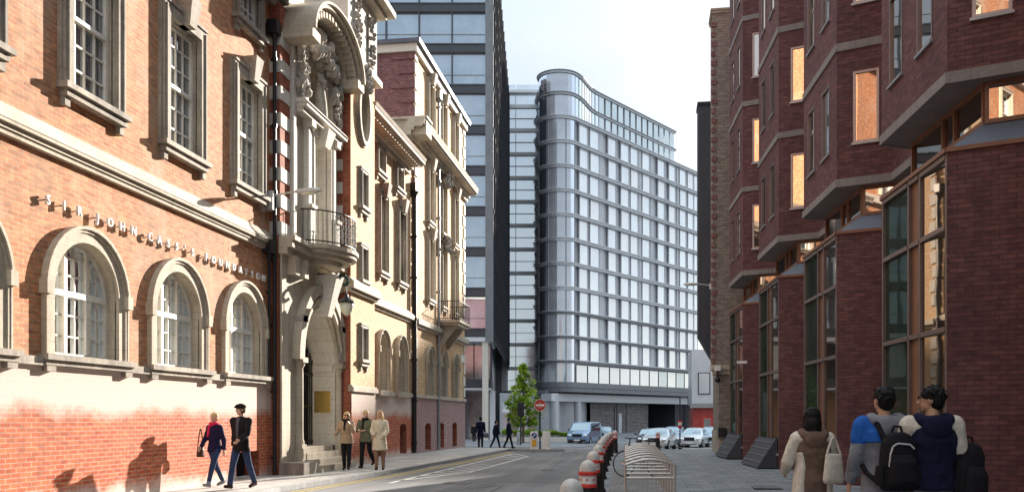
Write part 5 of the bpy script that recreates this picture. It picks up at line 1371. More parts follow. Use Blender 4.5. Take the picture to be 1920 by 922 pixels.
# ================================================================= VEHICLES
def paint(name, col, metal=.5): 
    m, t_, bs = base(name, col, .28, metal, .5); bs.inputs['Coat Weight'].default_value = .6
paint('paint_silver', (.50,.53,.56)); paint('paint_greyblue', (.20,.31,.46)); paint('paint_light', (.58,.62,.66)); paint('paint_navy', (.02,.025,.04)); paint('paint_blue', (.25,.35,.45)); paint('paint_dark', (.05,.055,.065))
base('lamp_clear', (.75,.78,.8), .08, .3); base('lamp_red', (.4,.01,.01), .2)
def vehicle(label, cat, name, prof, Wd, belt, roofw, glass_f, glass_r, side_g, wheels, pm, loc, yaw, group=None, wr=.32, lampz=.68, screen_st=None):
    """prof: stations (y, zbottom, ztop, halfwidth); front of the vehicle at -y"""
    t = thing(name, label, cat, loc, yaw, group)
    secs = []
    for (y, zb, zt, hw) in prof:
        bl = min(belt, zt-.03); above = zt-belt
        rw = hw if above <= 0 else hw-(hw-roofw)*min(1, above/.5)
        sec = [(hw*.80,zb),(hw*.97,zb+.10),(hw,(zb+bl)/2),(hw*.985,bl),(rw*1.0 if above>0 else hw*.95, max(bl+.01,zt-.07)),(rw*.90 if above>0 else hw*.82, zt-.012),(rw*.5, zt+.012),(0,zt+.018)]
        secs.append([Vector((x,y,z)) for x, z in sec])
    b = MB(); n = len(secs[0])
    for sg in (1,-1):
        for A_, B_ in zip(secs, secs[1:]):
            for i in range(n-1):
                q = [A_[i],A_[i+1],B_[i+1],B_[i]]; b.poly([Vector((v.x*sg,v.y,v.z)) for v in (q if sg > 0 else q[::-1])])
    for e, rv in ((secs[0],1),(secs[-1],0)):
        loop = e + [Vector((-v.x,v.y,v.z)) for v in e[::-1][1:]]; b.poly(loop if rv else loop[::-1])
    b.build('body', pm, t, smooth='auto', world=False)
    def patch(A_, B_, i, sg, ins, push):
        q = [A_[i],A_[i+1],B_[i+1],B_[i]]; q = [Vector((v.x*sg,v.y,v.z)) for v in q]
        c = sum(q, Vector())/4; nn_ = (q[1]-q[0]).cross(q[3]-q[0]).normalized()
        if nn_.x*sg < 0 and abs(nn_.x) > .3 or (abs(nn_.x) <= .3 and nn_.z < 0): nn_ = -nn_
        return [c+(v-c)*ins+nn_*push for v in q]
    a, c = glass_f
    def screen(a, c, nm):
        A_, B_ = secs[a], secs[c]; g_ = MB(); cols_ = []
        fr_ = [A_[5],B_[5]]
        xs = [-.94,-.5,0,.5,.94]
        def at_(f, x):   # f 0..1 along
            l, r_ = A_[5].lerp(B_[5], f), A_[7].lerp(B_[7], f)
            return Vector((l.x*x, l.y, r_.z+(l.z-r_.z)*x*x))
        d = (B_[7]-A_[7]); nn_ = Vector((0,-d.z,d.y)).normalized()
        if nn_.z < 0: nn_ = -nn_
        for x0, x1 in zip(xs, xs[1:]): g_.poly([at_(.06,x0)+nn_*.012,at_(.06,x1)+nn_*.012,at_(.94,x1)+nn_*.012,at_(.94,x0)+nn_*.012])
        g_.build(nm,'glass_car',t,smooth=True,world=False)
    screen(a, c, 'windscreen')
    if glass_r: screen(*glass_r, 'rear_window')
    for sg in (1,-1):
        for (i0, i1) in side_g:
            g_ = MB(); q = [secs[i0][3],secs[i0][4],secs[i1][4],secs[i1][3]]; q = [Vector((v.x*sg,v.y,v.z)) for v in q]; cc = sum(q,Vector())/4
            g_.poly([cc+(v-cc)*.88+Vector((sg*.014,0,0)) for v in q]); g_.build('side_window','glass_car',t,world=False)
    hw = Wd/2
    for y in wheels:
        for sg in (1,-1):
            w_ = MB(); w_.lathe([(wr*.6,-.10),(wr*.96,-.10),(wr,-.07),(wr,.07),(wr*.96,.10),(wr*.6,.10)],(0,0,0),22)
            w_.v = [Vector((sg*(hw-.09)+v.z, y+v.x, wr+v.y)) for v in w_.v]
            o = w_.build('wheel','tyre',t,smooth='auto',world=False)
            r_ = MB(); r_.tube((sg*(hw+.012),y,wr),(sg*(hw-.05),y,wr),wr*.6,wr*.62,16); r_.build('rim','alloy',o,world=False)
            k = MB(); k.tube((sg*(hw-.005),y,wr+.02),(sg*(hw-.25),y,wr+.02),wr*1.13,wr*1.13,22); k.build('wheel_arch','plastic_black',t,world=False)
    f0 = prof[0][0]; zb = prof[0][1]
    bz = MB(); bz.box(-hw*.78,hw*.78,f0-.05,f0+.1,zb-.02,zb+.2); bz.build('bumper','plastic_black' if name == 'van' else pm,t,world=False)
    for sg in (1,-1):
        h = MB(); h.ball((sg*hw*.70,f0+.13,lampz),(.19,.2,.095),14,8,rot=Matrix.Rotation(sg*.35,3,'Z')); h.build('headlight','lamp_clear',t,smooth=True,world=False)
        m_ = MB(); y = prof[a][0]+.35; z = prof[a][2]+.08; m_.ball((sg*(hw+.11),y,z),(.10,.06,.075),10,6); m_.tube((sg*(hw-.05),y,z-.04),(sg*(hw+.05),y,z-.02),.02); m_.build('mirror',pm if name != 'van' else 'plastic_black',t,smooth='auto',world=False)
    g_ = MB(); 
    for k in range(4): g_.box(-hw*.42,hw*.42,f0-.03,f0+.05,lampz-.10+.05*k,lampz-.075+.05*k)
    g_.box(-hw*.44,hw*.44,f0-.012,f0+.05,lampz-.13,lampz+.12); g_.build('grille','plastic_black',t,world=False)
    p_ = MB(); p_.box(-.26,.26,f0-.065,f0-.05,zb+.08,zb+.19); p_.build('number_plate','white_paint',t,world=False)
    i_ = MB(); i_.box(-hw*.6,hw*.6,f0-.054,f0-.0,zb-.0,zb+.06); i_.build('air_intake','plastic_black',t,world=False)
    r_ = MB(); yr = prof[-1][0]
    for sg in (1,-1): r_.box(*(sorted((sg*hw*.62,sg*hw*.92))),yr-.03,yr+.02,.75,.95)
    split_build(r_,'tail_light','lamp_red',t,world=False)
    w_ = MB()
    for sg in (1,-1): w_.tube((sg*.15,prof[a][0]+.03,prof[a][2]+.03),(sg*.15+.45,prof[a][0]+.40,prof[a][2]+.30),.008)
    w_.build('wipers','plastic_black',t,world=False)
    return t
def car(label, px, zc, yaw, pm, s=1.0, hgt=1.45, group='parked cars on the far right'):
    k = hgt/1.45; p = ppl(px, zc)
    prof = [(-2.1,.25,.62,.70),(-1.98,.20,.74,.80),(-1.5,.18,.86,.86),(-1.05,.18,.95*k,.875),(-.30,.18,1.36*k,.88),(.2,.18,1.43*k,.88),(.9,.18,1.42*k,.88),(1.45,.18,1.28*k,.87),(1.9,.2,1.0*k,.84),(2.08,.3,.9,.76)]
    return vehicle(label,'car','parked_car',prof,1.76,.93,.62,(3,4),(7,8),[(3,4),(4,5),(5,6),(6,7)],(-1.32,1.28),pm,(p.x,p.y,gz(p.y)+.0),TH-yaw,group)
car('silver parked car nearest the lone bollard, seen from the front', 1237, 61, R(20), 'paint_silver')
car('dark car half hidden behind the near silver parked car', 1218, 67, R(12), 'paint_navy')
car('pale blue-grey parked car directly behind the near silver one', 1263, 70, R(20), 'paint_greyblue', hgt=1.6)
car('light grey small parked car, third from the left in the row', 1302, 69, R(22), 'paint_light', hgt=1.5)
car('pale blue parked car at the right end, beside the buff brick building', 1333, 72, R(14), 'paint_blue', hgt=1.6)
car('small blue car just behind the silver van', 1131, 92, R(14), 'paint_blue', group=None)
p = ppl(1096, 77.5)
prof = [(-2.4,.32,.78,.82),(-2.3,.25,.98,.90),(-1.95,.22,1.12,.95),(-1.6,.22,1.22,.955),(-.95,.22,1.88,.96),(-.6,.22,1.95,.96),(.6,.22,1.97,.96),(1.8,.22,1.97,.96),(2.35,.24,1.93,.94),(2.45,.3,1.2,.92)]
vehicle('silver-blue van with a large dark windscreen near the traffic island', 'van', 'van', prof, 1.92, 1.18, .80, (3,4), None, [(4,5),(5,6),(6,7),(7,8)], (-1.55,1.5), 'paint_greyblue', (p.x,p.y,gz(p.y)), TH-R(20), wr=.34, lampz=.86)

# ================================================================= PEOPLE
def cloth(name, col, rough=.85): 
    if name not in M: mat(name, col, rough, 0, .22, 16, .15, bmp=.6)
    return name
def skinm(name, col):
    m, t_, bs = base(name, col, .5, 0, .35); bs.inputs['Subsurface Weight'].default_value = .0
    return name
skinm('skin_light', (.62,.38,.28)); skinm('skin_tan', (.50,.30,.20))
cloth('hair_black', (.012,.011,.014), .5); cloth('hair_blonde', (.62,.42,.20), .6); cloth('hair_brown', (.10,.06,.035), .6); mat('hair_black', (.007,.006,.007), .6, 0, .6, 30, .2, sc=(3,3,.25), bmp=.5); cloth('eye_dark', (.02,.015,.015), .2)
cloth('lip', (.45,.18,.15), .5)
def remesh(mb, name, m, parent, voxel=.012, smooth=3, disp=0):
    me = bpy.data.meshes.new('tmp'); me.from_pydata([tuple(v) for v in mb.v], [], mb.f)
    o = bpy.data.objects.new('tmp', me); COL.objects.link(o)
    md = o.modifiers.new('r', 'REMESH'); md.mode = 'VOXEL'; md.voxel_size = voxel; md.use_smooth_shade = True
    if disp:
        tx = bpy.data.textures.new('folds', 'CLOUDS'); tx.noise_scale = .12
        dm = o.modifiers.new('d', 'DISPLACE'); dm.texture = tx; dm.strength = disp; dm.mid_level = .5
    if smooth:
        sm_ = o.modifiers.new('s', 'SMOOTH'); sm_.iterations = smooth; sm_.factor = .5
    dg = bpy.context.evaluated_depsgraph_get(); dg.update()
    me2 = bpy.data.meshes.new_from_object(o.evaluated_get(dg))
    bpy.data.objects.remove(o); bpy.data.meshes.remove(me)
    me2.materials.clear(); me2.materials.append(M[m]); me2.name = name
    me2.polygons.foreach_set('use_smooth', [True]*len(me2.polygons))
    r = bpy.data.objects.new(name, me2); COL.objects.link(r); r.parent = parent
    return r
def rotx(v, a): c, s = math.cos(a), math.sin(a); return Vector((v.x, v.y*c - v.z*s, v.y*s + v.z*c))
def person(label, x, y, z, yaw, h, legs, arms, coat, trousers, shoes, hair, skin='skin_light', voxel=.012, head_yaw=0, head_pitch=0, group=None,
           coat_len=.80, flare=1.0, female=False, bulk=1.0, sleeves=None, bare_legs=False, longhair=0, extras=None, hat=None, boots=None):
    """faces local +Y. legs: ((thigh forward, knee bend) right, left); arms: (swing, abduction, elbow, inward) right, left; right is +x"""
    t = thing('person', label, 'person', (x,y,z), yaw, group)
    k = h/1.75; V = Vector
    J = {}; low = 9
    for sg, (a, kb) in ((1,legs[0]),(-1,legs[1])):
        hip = V((sg*.09,0,.93)); kn = hip+V((sg*.005,math.sin(a),-math.cos(a)))*.44; an = kn+V((0,math.sin(a-kb),-math.cos(a-kb)))*.41
        fa = (a-kb)*.55; to = an+V((sg*.02,math.cos(fa),math.sin(fa)))*.15+V((0,0,-.055)); he = an+V((0,-.05,-.06+(-.03 if False else 0)))
        J[('hip',sg)],J[('kn',sg)],J[('an',sg)],J[('to',sg)] = hip,kn,an,to; low = min(low, to.z-.03, an.z-.085)
    for kk in J: J[kk] = J[kk]-V((0,0,low))
    dz = -low; sw = (.165 if female else .19)*(.96+.04*bulk)
    def sh(v): return V((v[0],v[1],v[2]+dz))
    for sg, (sw_a, ab, el, inw) in ((1,arms[0]),(-1,arms[1])):
        s0 = sh((sg*sw,0,1.42)); d1 = V((sg*math.sin(ab), math.sin(sw_a)*math.cos(ab), -math.cos(sw_a)*math.cos(ab)))
        e0 = s0+d1*.29; d2 = V((sg*(math.sin(ab)*.6-inw), math.sin(sw_a+el), -math.cos(sw_a+el))).normalized(); w0 = e0+d2*.25
        J[('sh',sg)],J[('el',sg)],J[('wr',sg)],J[('fd',sg)] = s0,e0,w0,d2
    HC_ = sh((0,.015,1.635))
    HR_ = Matrix.Rotation(head_yaw,3,'Z') @ Matrix.Rotation(head_pitch,3,'X')
    def hd(v): return HC_ + HR_ @ V(v)
    def S(mb): mb.v = [v*k for v in mb.v]; return mb
    # body: one continuous skinned surface from head to toe, hands included
    b = MB()
    b.ball(hd((0,-.005,.02)), (.073,.092,.098), 14, 10, rot=HR_); b.ball(hd((0,.018,-.035)), (.058,.068,.07), 12, 8, rot=HR_)
    b.ball(hd((0,.06,-.082)), (.028,.022,.022), 8, 6, rot=HR_)
    b.cap(hd((0,.085,.018)), hd((0,.106,-.022)), .009, .015, 8)
    b.ball(hd((0,.074,-.056)), (.024,.016,.009), 8, 6, rot=HR_)
    for sg in (1,-1): b.ball(hd((sg*.076,-.005,-.005)), (.010,.020,.030), 8, 6, rot=HR_)
    b.cap(sh((0,-.01,1.42)), hd((0,-.015,-.07)), .056, .05, 12)
    b.loft([(sh((0,0,.88)),.14,.10),(sh((0,0,1.0)),.15,.105),(sh((0,0,1.12)),.125,.09),(sh((0,0,1.28)),.15,.105),(sh((0,0,1.40)),.15,.085),(sh((0,0,1.47)),.07,.06)], 16)
    for sg in (1,-1):
        b.cap(J[('hip',sg)], J[('kn',sg)], .078, .05); b.cap(J[('kn',sg)], J[('an',sg)], .05, .033); b.cap(J[('an',sg)]+V((0,-.02,-.04)), J[('to',sg)], .034, .028, 8)
        b.cap(sh((sg*.1,0,1.41)), J[('sh',sg)], .06, .055); b.cap(J[('sh',sg)], J[('el',sg)], .05, .038); b.cap(J[('el',sg)], J[('wr',sg)], .038, .024)
        w0, d = J[('wr',sg)], J[('fd',sg)]; lat = V((0,1,0)) - d*d.y
        lat = lat.normalized() if lat.length > .2 else V((1,0,0)); nrm = d.cross(lat)*(-sg)
        if nrm.x*sg > 0: nrm = -nrm
        pc = w0+d*.085
        for q in (-.026,-.009,.009,.026): b.cap(w0+d*.02+lat*q*.6, pc+lat*q, .013, .0115, 8)
        for q, l in ((-.027,.055),(-.0092,.068),(.0092,.073),(.027,.062)):
            p1 = pc+lat*q*1.12+d*l*.5+nrm*.006; p2 = p1+(d*.75+nrm*.65)*l*.38; p3 = p2+(d*.35+nrm*.95)*l*.28
            b.cap(pc+lat*q, p1, .0095, .009, 6); b.cap(p1, p2, .009, .008, 6); b.cap(p2, p3, .008, .007, 6)
        t1 = w0+d*.045+lat*.04+nrm*.01; b.cap(w0+d*.015+lat*.012, t1, .013, .011, 6); b.cap(t1, t1+d*.035+lat*.008+nrm*.012, .0105, .0085, 6)
    remesh(S(b), 'body', skin, t, min(voxel,.0095), 1)
    # eyes, brows, lips
    for sg in (1,-1):
        e = MB(); e.ball(hd((sg*.030,.083,.020)), (.012,.006,.006), 8, 6, rot=HR_); S(e).build('eye','eye_dark',t,smooth=True,world=False)
    e = MB(); e.ball(hd((0,.089,-.052)), (.021,.007,.006), 8, 6, rot=HR_); S(e).build('mouth','lip',t,smooth=True,world=False)
    # trousers / stockings
    b = MB()
    if not bare_legs:
        b.loft([(sh((0,0,.84)),.165,.12),(sh((0,0,.95)),.172,.125),(sh((0,0,1.06)),.15,.11)], 18)
        for sg in (1,-1):
            tk = .094*bulk; b.cap(J[('hip',sg)]+V((0,0,-.02)), J[('kn',sg)], tk, .068*bulk, 12)
            dn_ = (J[('an',sg)]-J[('kn',sg)]); b.tube(J[('kn',sg)]-dn_*.02, J[('kn',sg)]+dn_*1.03, .068*bulk, (.060 if not female else .046)*bulk, 14)
        remesh(S(b), 'trousers', trousers, t, voxel, 2, .012)
    for sg in (1,-1):
        s_ = MB(); an, to = J[('an',sg)], J[('to',sg)]; up_ = .02 if boots is None else boots
        he = an+V((0,-.035,-.055)); s_.cap(he, to, .042, .036, 10); s_.cap(he+V((0,.0,.0)), an+V((0,0,up_)), .044, .05, 10); s_.ball((he+to)/2+V((0,0,.01)), (.043,.09,.038), 10, 6)
        remesh(S(s_), 'shoe', shoes, t, min(voxel,.01), 2)
    # coat
    b = MB(); cl = coat_len; f_ = flare; B = bulk
    secs = [(sh((0,0,cl)), .185*f_*B, .135*f_*B), (sh((0,0,max(cl+.05,.93))), .18*B, .135*B), (sh((0,0,1.10)), (.145 if female else .165)*B, .125*B), (sh((0,.0,1.28)), (.175 if female else .195)*B, .14*B), (sh((0,0,1.38)), (sw+.0)*1.0*B, .125*B), (sh((0,0,1.44)), sw*.80, .10), (sh((0,-.01,1.50)), .085, .08)]
    b.loft(secs, 24); 
    def arm_mb(b, sg, ext=0):
        b.cap(sh((sg*.10,0,1.395)), J[('sh',sg)]+V((0,0,-.01)), .085*B, .078*B, 12); b.cap(J[('sh',sg)]+V((0,0,-.01)), J[('el',sg)], .076*B, .060*B, 12)
        d = J[('wr',sg)]-J[('el',sg)]; b.ball(J[('el',sg)], .061*B, 10, 8); b.tube(J[('el',sg)], J[('el',sg)]+d*1.02, .061*B, .047*B, 14)
    if sleeves is None:
        for sg in (1,-1): arm_mb(b, sg)
        remesh(S(b), 'coat', coat, t, voxel, 1, .032)
    else:
        remesh(S(b), 'coat', coat, t, voxel, 1, .032)
        for sg in (1,-1):
            s_ = MB(); arm_mb(s_, sg); remesh(S(s_), 'sleeve', sleeves, t, voxel, 1, .026)
    # hair
    if hat:
        b = MB(); b.ball(hd((0,-.008,.055)), (.088,.106,.085), 16, 10, rot=HR_); b.ball(hd((0,-.02,.0)), (.082,.09,.09), 12, 8, rot=HR_); remesh(S(b), 'hair', hair, t, .01, 1)
        b = MB(); b.ball(hd((0,.0,.075)), (.10,.125,.055), 16, 8, rot=HR_); b.cap(hd((-.03,.11,.055)), hd((.03,.11,.055)), .022, .022, 8); remesh(S(b), 'cap', hat, t, .01, 1)
    else:
        b = MB(); b.ball(hd((0,-.016,.045)), (.086,.102,.088), 16, 10, rot=HR_); b.ball(hd((0,-.045,.0)), (.081,.072,.095), 12, 8, rot=HR_)
        if longhair:
            L_ = longhair; b.ball(hd((0,-.05,-.06)), (.10,.075,.13), 12, 8, rot=HR_)
            b.cap(hd((0,-.065,-.05)), hd((0,-.085,-.10-L_)), .085, .07, 14)
            for sg in (1,-1): b.cap(hd((sg*.072,-.01,.02)), hd((sg*.088,-.01,-.10-L_*.6)), .03, .026, 8)
        if voxel <= .012:
            rn = random.Random(int(h*1000)+int(x*100)); nt_ = 150 if not longhair else 60
            for _ in range(nt_):
                a = rn.uniform(0, 6.28); e = rn.uniform(-.35, 1.5); d = Vector((math.cos(a)*math.cos(e), math.sin(a)*math.cos(e), math.sin(e)))
                if d.y > .55 and d.z < .55: continue
                c0_ = Vector((d.x*.084, d.y*.100-.016, d.z*.086+.045)); dn = (Vector((d.x*.35, d.y*.35-.25, -.6+.5*d.z))+Vector((rn.uniform(-.5,.5),rn.uniform(-.4,.4),rn.uniform(-.3,.3)))).normalized()
                b.cap(hd(c0_), hd(c0_+dn*rn.uniform(.02,.04)+d*.002), .0065, .0035, 6)
            if longhair:
                for _ in range(40):
                    u_ = rn.uniform(-.08,.08); b.cap(hd((u_,-.085,.0)), hd((u_*1.15+rn.uniform(-.015,.015),-.13+rn.uniform(-.01,.02),-.12-longhair-rn.uniform(-.03,.05))), .009, .006, 6)
        remesh(S(b), 'hair', hair, t, .006, 0)
    if extras: extras(t, J, sh, hd, S, HR_, k, B)
    return t
def scarf(m, name='scarf'):
    def f(t, J, sh, hd, S, HR_, k, B):
        b = MB(); pts = [sh((.085*math.cos(q), .085*math.sin(q)+.01, 1.50+.012*math.sin(3*q))) for q in [2*math.pi*i/12 for i in range(13)]]
        b.path(pts, .042, 8)
        for p in pts: b.ball(p, .042, 8, 6)
        b.cap(sh((.03,.13,1.45)), sh((.05,.155,1.22)), .035, .03, 8); remesh(S(b), name, m, t, .012, 2)
    return f
def hood(m, trim=None):
    def f(t, J, sh, hd, S, HR_, k, B):
        b = MB()
        pts = [sh((.125*math.cos(q), -.035-.085*math.sin(q)*.9, 1.475-.035*max(0,math.sin(q)))) for q in [math.pi*(-.15)+math.pi*1.3*i/12 for i in range(13)]]
        for p, q in zip(pts, pts[1:]): b.cap(p, q, .055, .055, 8)
        b.ball(sh((0,-.12,1.40)), (.13,.06,.11), 12, 8); remesh(S(b), 'hood', m, t, .012, 2, .015)
    return f
def both(*fs):
    def f(*a):
        for g_ in fs: g_(*a)
    return f
# ---- couple walking along the sunlit wall
cloth('c_navy', (.018,.014,.05)); cloth('c_black', (.014,.013,.016)); cloth('c_denim', (.03,.05,.11)); cloth('c_pink', (.65,.03,.10)); cloth('c_shoe_grey', (.25,.25,.27)); cloth('c_shirt', (.10,.10,.11)); cloth('c_khaki', (.13,.135,.09)); cloth('c_tan', (.42,.30,.20)); cloth('c_cream', (.72,.64,.48)); cloth('c_green', (.05,.16,.05)); cloth('c_greyjk', (.20,.21,.24)); cloth('c_blue', (.02,.11,.42)); cloth('c_brown', (.15,.10,.075)); cloth('c_offwhite', (.62,.58,.50)); cloth('c_beigetr', (.32,.24,.17)); cloth('c_greytr', (.14,.14,.15)); cloth('c_dnavy', (.010,.012,.035)); cloth('c_grey_lt', (.5,.5,.5)); cloth('c_tights', (.28,.16,.11)); cloth('leather_brown', (.12,.05,.03), .5); cloth('c_boot', (.06,.035,.025)); cloth('c_teal', (.03,.10,.13))
def gp2(px, feet_py, zg=.1):
    zc = (EYE-zg)*F/(feet_py-782); return ppl(px, zc)
def lapel(t, J, sh, hd, S, HR_, k, B):
    b = MB(); b.loft([(sh((0,.118,1.0)),.02,.02),(sh((0,.132,1.2)),.03,.02),(sh((0,.115,1.36)),.045,.025),(sh((0,.07,1.47)),.05,.03)], 12); S(b).build('shirt','c_shirt',t,smooth=True,world=False)
p = gp2(452, 914); person('man in dark coat, cap and jeans striding beside the orange brick plinth', p.x, p.y, .1, R(180-12), 1.80, ((.34,.12),(-.30,.18)), ((-.30,.14,.45,.1),(.35,.14,.7,.2)), 'c_black', 'c_denim', 'c_boot', 'hair_brown', head_yaw=R(-25), coat_len=.78, flare=1.08, bulk=1.0, hat='c_black', extras=lapel)
p = gp2(402, 911); person('woman in navy jacket with a bright pink scarf, walking', p.x, p.y, .1, R(180-18), 1.62, ((-.32,.22),(.36,.06)), ((.25,.14,.5,.15),(-.30,.16,.35,.0)), 'c_navy', 'c_denim', 'c_shoe_grey', 'hair_blonde', head_yaw=R(10), coat_len=.84, female=True, extras=scarf('c_pink'))
def shoulder_bag(label, x, y, z, yaw, m, w_=.24, h_=.22, d_=.1, strap=.62, name='shoulder_bag'):
    t = thing(name, label, 'bag', (x,y,z), yaw)
    b = MB(); b.loft([((0,0,0),w_*.46,d_*.42),((0,0,h_*.15),w_*.52,d_*.5),((0,0,h_*.7),w_*.45,d_*.42),((0,0,h_),w_*.38,d_*.25)], 16); remesh(b,'bag_body',m,t,.012,2,.015)
    b = MB(); pts = [(w_*.36*math.cos(q)*(1-.55*math.sin(q)), 0, h_*.9+strap*math.sin(q)) for q in [math.pi*i/12 for i in range(13)]]; b.path(pts, .012, 6); b.build('strap', m, t, smooth='auto', world=False)
p2 = gp2(402, 911); shoulder_bag('brown leather bag hanging at the side of the woman in the pink scarf', p2.x-.27, p2.y-.10, .74, R(70), 'leather_brown', w_=.22, strap=.42)
# ---- three people outside the porch
def glasses(m='c_black'):
    def f(t, J, sh, hd, S, HR_, k, B):
        b = MB()
        for sg in (1,-1): b.ball(hd((sg*.032,.092,.022)), (.026,.008,.019), 10, 6, rot=HR_); b.tube(hd((sg*.058,.085,.024)), hd((sg*.078,-.0,.02)), .004, .004, 4)
        b.tube(hd((-.01,.1,.026)), hd((.01,.1,.026)), .004, .004, 4); S(b).build('sunglasses', m, t, smooth=True, world=False)
    return f
p = gp2(650, 880); person('blonde woman in sunglasses and tan coat by the steps, hand raised to her face', p.x, p.y, .1, R(180+8), 1.64, ((-.10,.05),(.22,.06)), ((-.1,.45,1.3,.2),(.5,.25,2.1,.5)), 'c_tan', 'c_black', 'c_black', 'hair_blonde', coat_len=.80, female=True, longhair=.10, bulk=1.1, flare=1.05, boots=.25, extras=both(glasses(), scarf('c_black')), head_yaw=R(8))
p = gp2(686, 876); person('person in khaki jacket and black scarf with folded arms', p.x, p.y, .1, R(180-5), 1.70, ((.18,.05),(-.25,.55)), ((.35,.18,1.3,.75),(.35,.18,1.25,.75)), 'c_khaki', 'c_black', 'c_boot', 'hair_blonde', coat_len=.80, bulk=1.05, flare=1.1, extras=scarf('c_black'))
p = gp2(712, 880); person('blonde woman in a cream trench coat outside the school', p.x, p.y, .1, R(180+10), 1.68, ((.10,.06),(-.10,.08)), ((.15,.22,.9,.5),(.10,.20,.8,.45)), 'c_cream', 'c_tights', 'c_boot', 'hair_blonde', coat_len=.58, flare=1.22, female=True, longhair=.08, bulk=1.05, boots=.2, head_yaw=R(-30))
# ---- three walkers in the distance
for (px, fy, lab, cl, hh, lg) in ((901,838,'distant walker in a dark overcoat with a bag in hand', .62, 1.78, ((.12,.1),(-.12,.15))), (930,840,'shorter distant walker in a dark coat, between two taller ones', .72, 1.62, ((.3,.1),(-.3,.2))), (954,839,'distant walker in a dark jacket mid-stride, closest to the green tree', .76, 1.74, ((-.25,.2),(.32,.1)))):
    p = ppl(px, 51.5); person(lab, p.x, p.y, gz(p.y)-.0, R({901:10,930:-60,954:-75}[px]), hh, lg, ((.2,.12,.3,0),(-.3,.14,.3,0)), 'c_dnavy', 'c_black', 'c_black', 'hair_black', coat_len=cl, flare=1.05, voxel=.02, group='walkers in dark coats near the glass tower')
p = ppl(911.5, 51.4); shoulder_bag('dark bag hanging from the hand of the man in the overcoat', p.x, p.y, gz(p.y)+.62, R(20), 'c_greytr', .3, .26, .12, .10, 'handbag')
p = ppl(889, 76); person('person in black waiting by the lobby of the glass tower', p.x, p.y, gz(p.y)+.1, R(170), 1.75, ((0,.02),(.05,.04)), ((.1,.1,.2,0),(.1,.1,.2,0)), 'c_black', 'c_black', 'c_black', 'hair_brown', voxel=.02)
# ---- three people in the foreground on the right, seen from behind
p = ppl(1523, 9.4)
def panels(t, J, sh, hd, S, HR_, k, B):
    for sg in (1,-1):
        b = MB(); b.loft([(sh((sg*.155,-.005,.70)),.075,.135),(sh((sg*.145,0,.95)),.07,.132),(sh((sg*.125,0,1.12)),.06,.12),(sh((sg*.14,0,1.27)),.055,.12)], 16); remesh(S(b), 'side_panel', 'c_offwhite', t, .012, 2, .012)
person('woman with long dark hair in a brown and cream hooded coat, seen from behind', p.x, p.y, .06, R(-2)+TH, 1.62, ((.08,.05),(-.05,.05)), ((.25,.26,1.0,.15),(.15,.34,.95,.3)), 'c_brown', 'c_black', 'c_black', 'hair_black', skin='skin_tan', coat_len=.70, female=True, longhair=.20, bulk=1.16, sleeves='c_offwhite', flare=1.02, extras=both(hood('c_brown'), panels))
q = ppl(1563, 9.15); shoulder_bag('cream shoulder bag hanging beside the woman in the brown coat', q.x, q.y, .93, R(20)+TH, 'c_offwhite', .25, .30, .11, .20)
p = ppl(1657, 8.25)
def j1(t, J, sh, hd, S, HR_, k, B):
    b = MB(); b.loft([(sh((0,-.0,1.27)),.225*B,.15*B),(sh((0,0,1.36)),.22*B,.138*B),(sh((0,0,1.43)),.165,.112),(sh((0,-.01,1.50)),.09,.088)], 22)
    for sg in (1,-1): b.cap(sh((sg*.12,0,1.392)), J[('sh',sg)]+Vector((0,0,-.01)), .087*B, .080*B, 12); b.cap(J[('sh',sg)], J[('sh',sg)].lerp(J[('el',sg)], .5), .079*B, .072*B, 12)
    remesh(S(b), 'yoke', 'c_blue', t, .012, 2, .015)
person('man with short black hair in a blue and grey jacket, seen from behind', p.x, p.y, .06, R(4)+TH, 1.80, ((.05,.04),(-.05,.05)), ((.05,.16,.35,.05),(.05,.18,.45,.1)), 'c_greyjk', 'c_beigetr', 'c_black', 'hair_black', skin='skin_tan', coat_len=.80, bulk=1.12, head_yaw=R(12), extras=both(j1, hood('c_greyjk')))
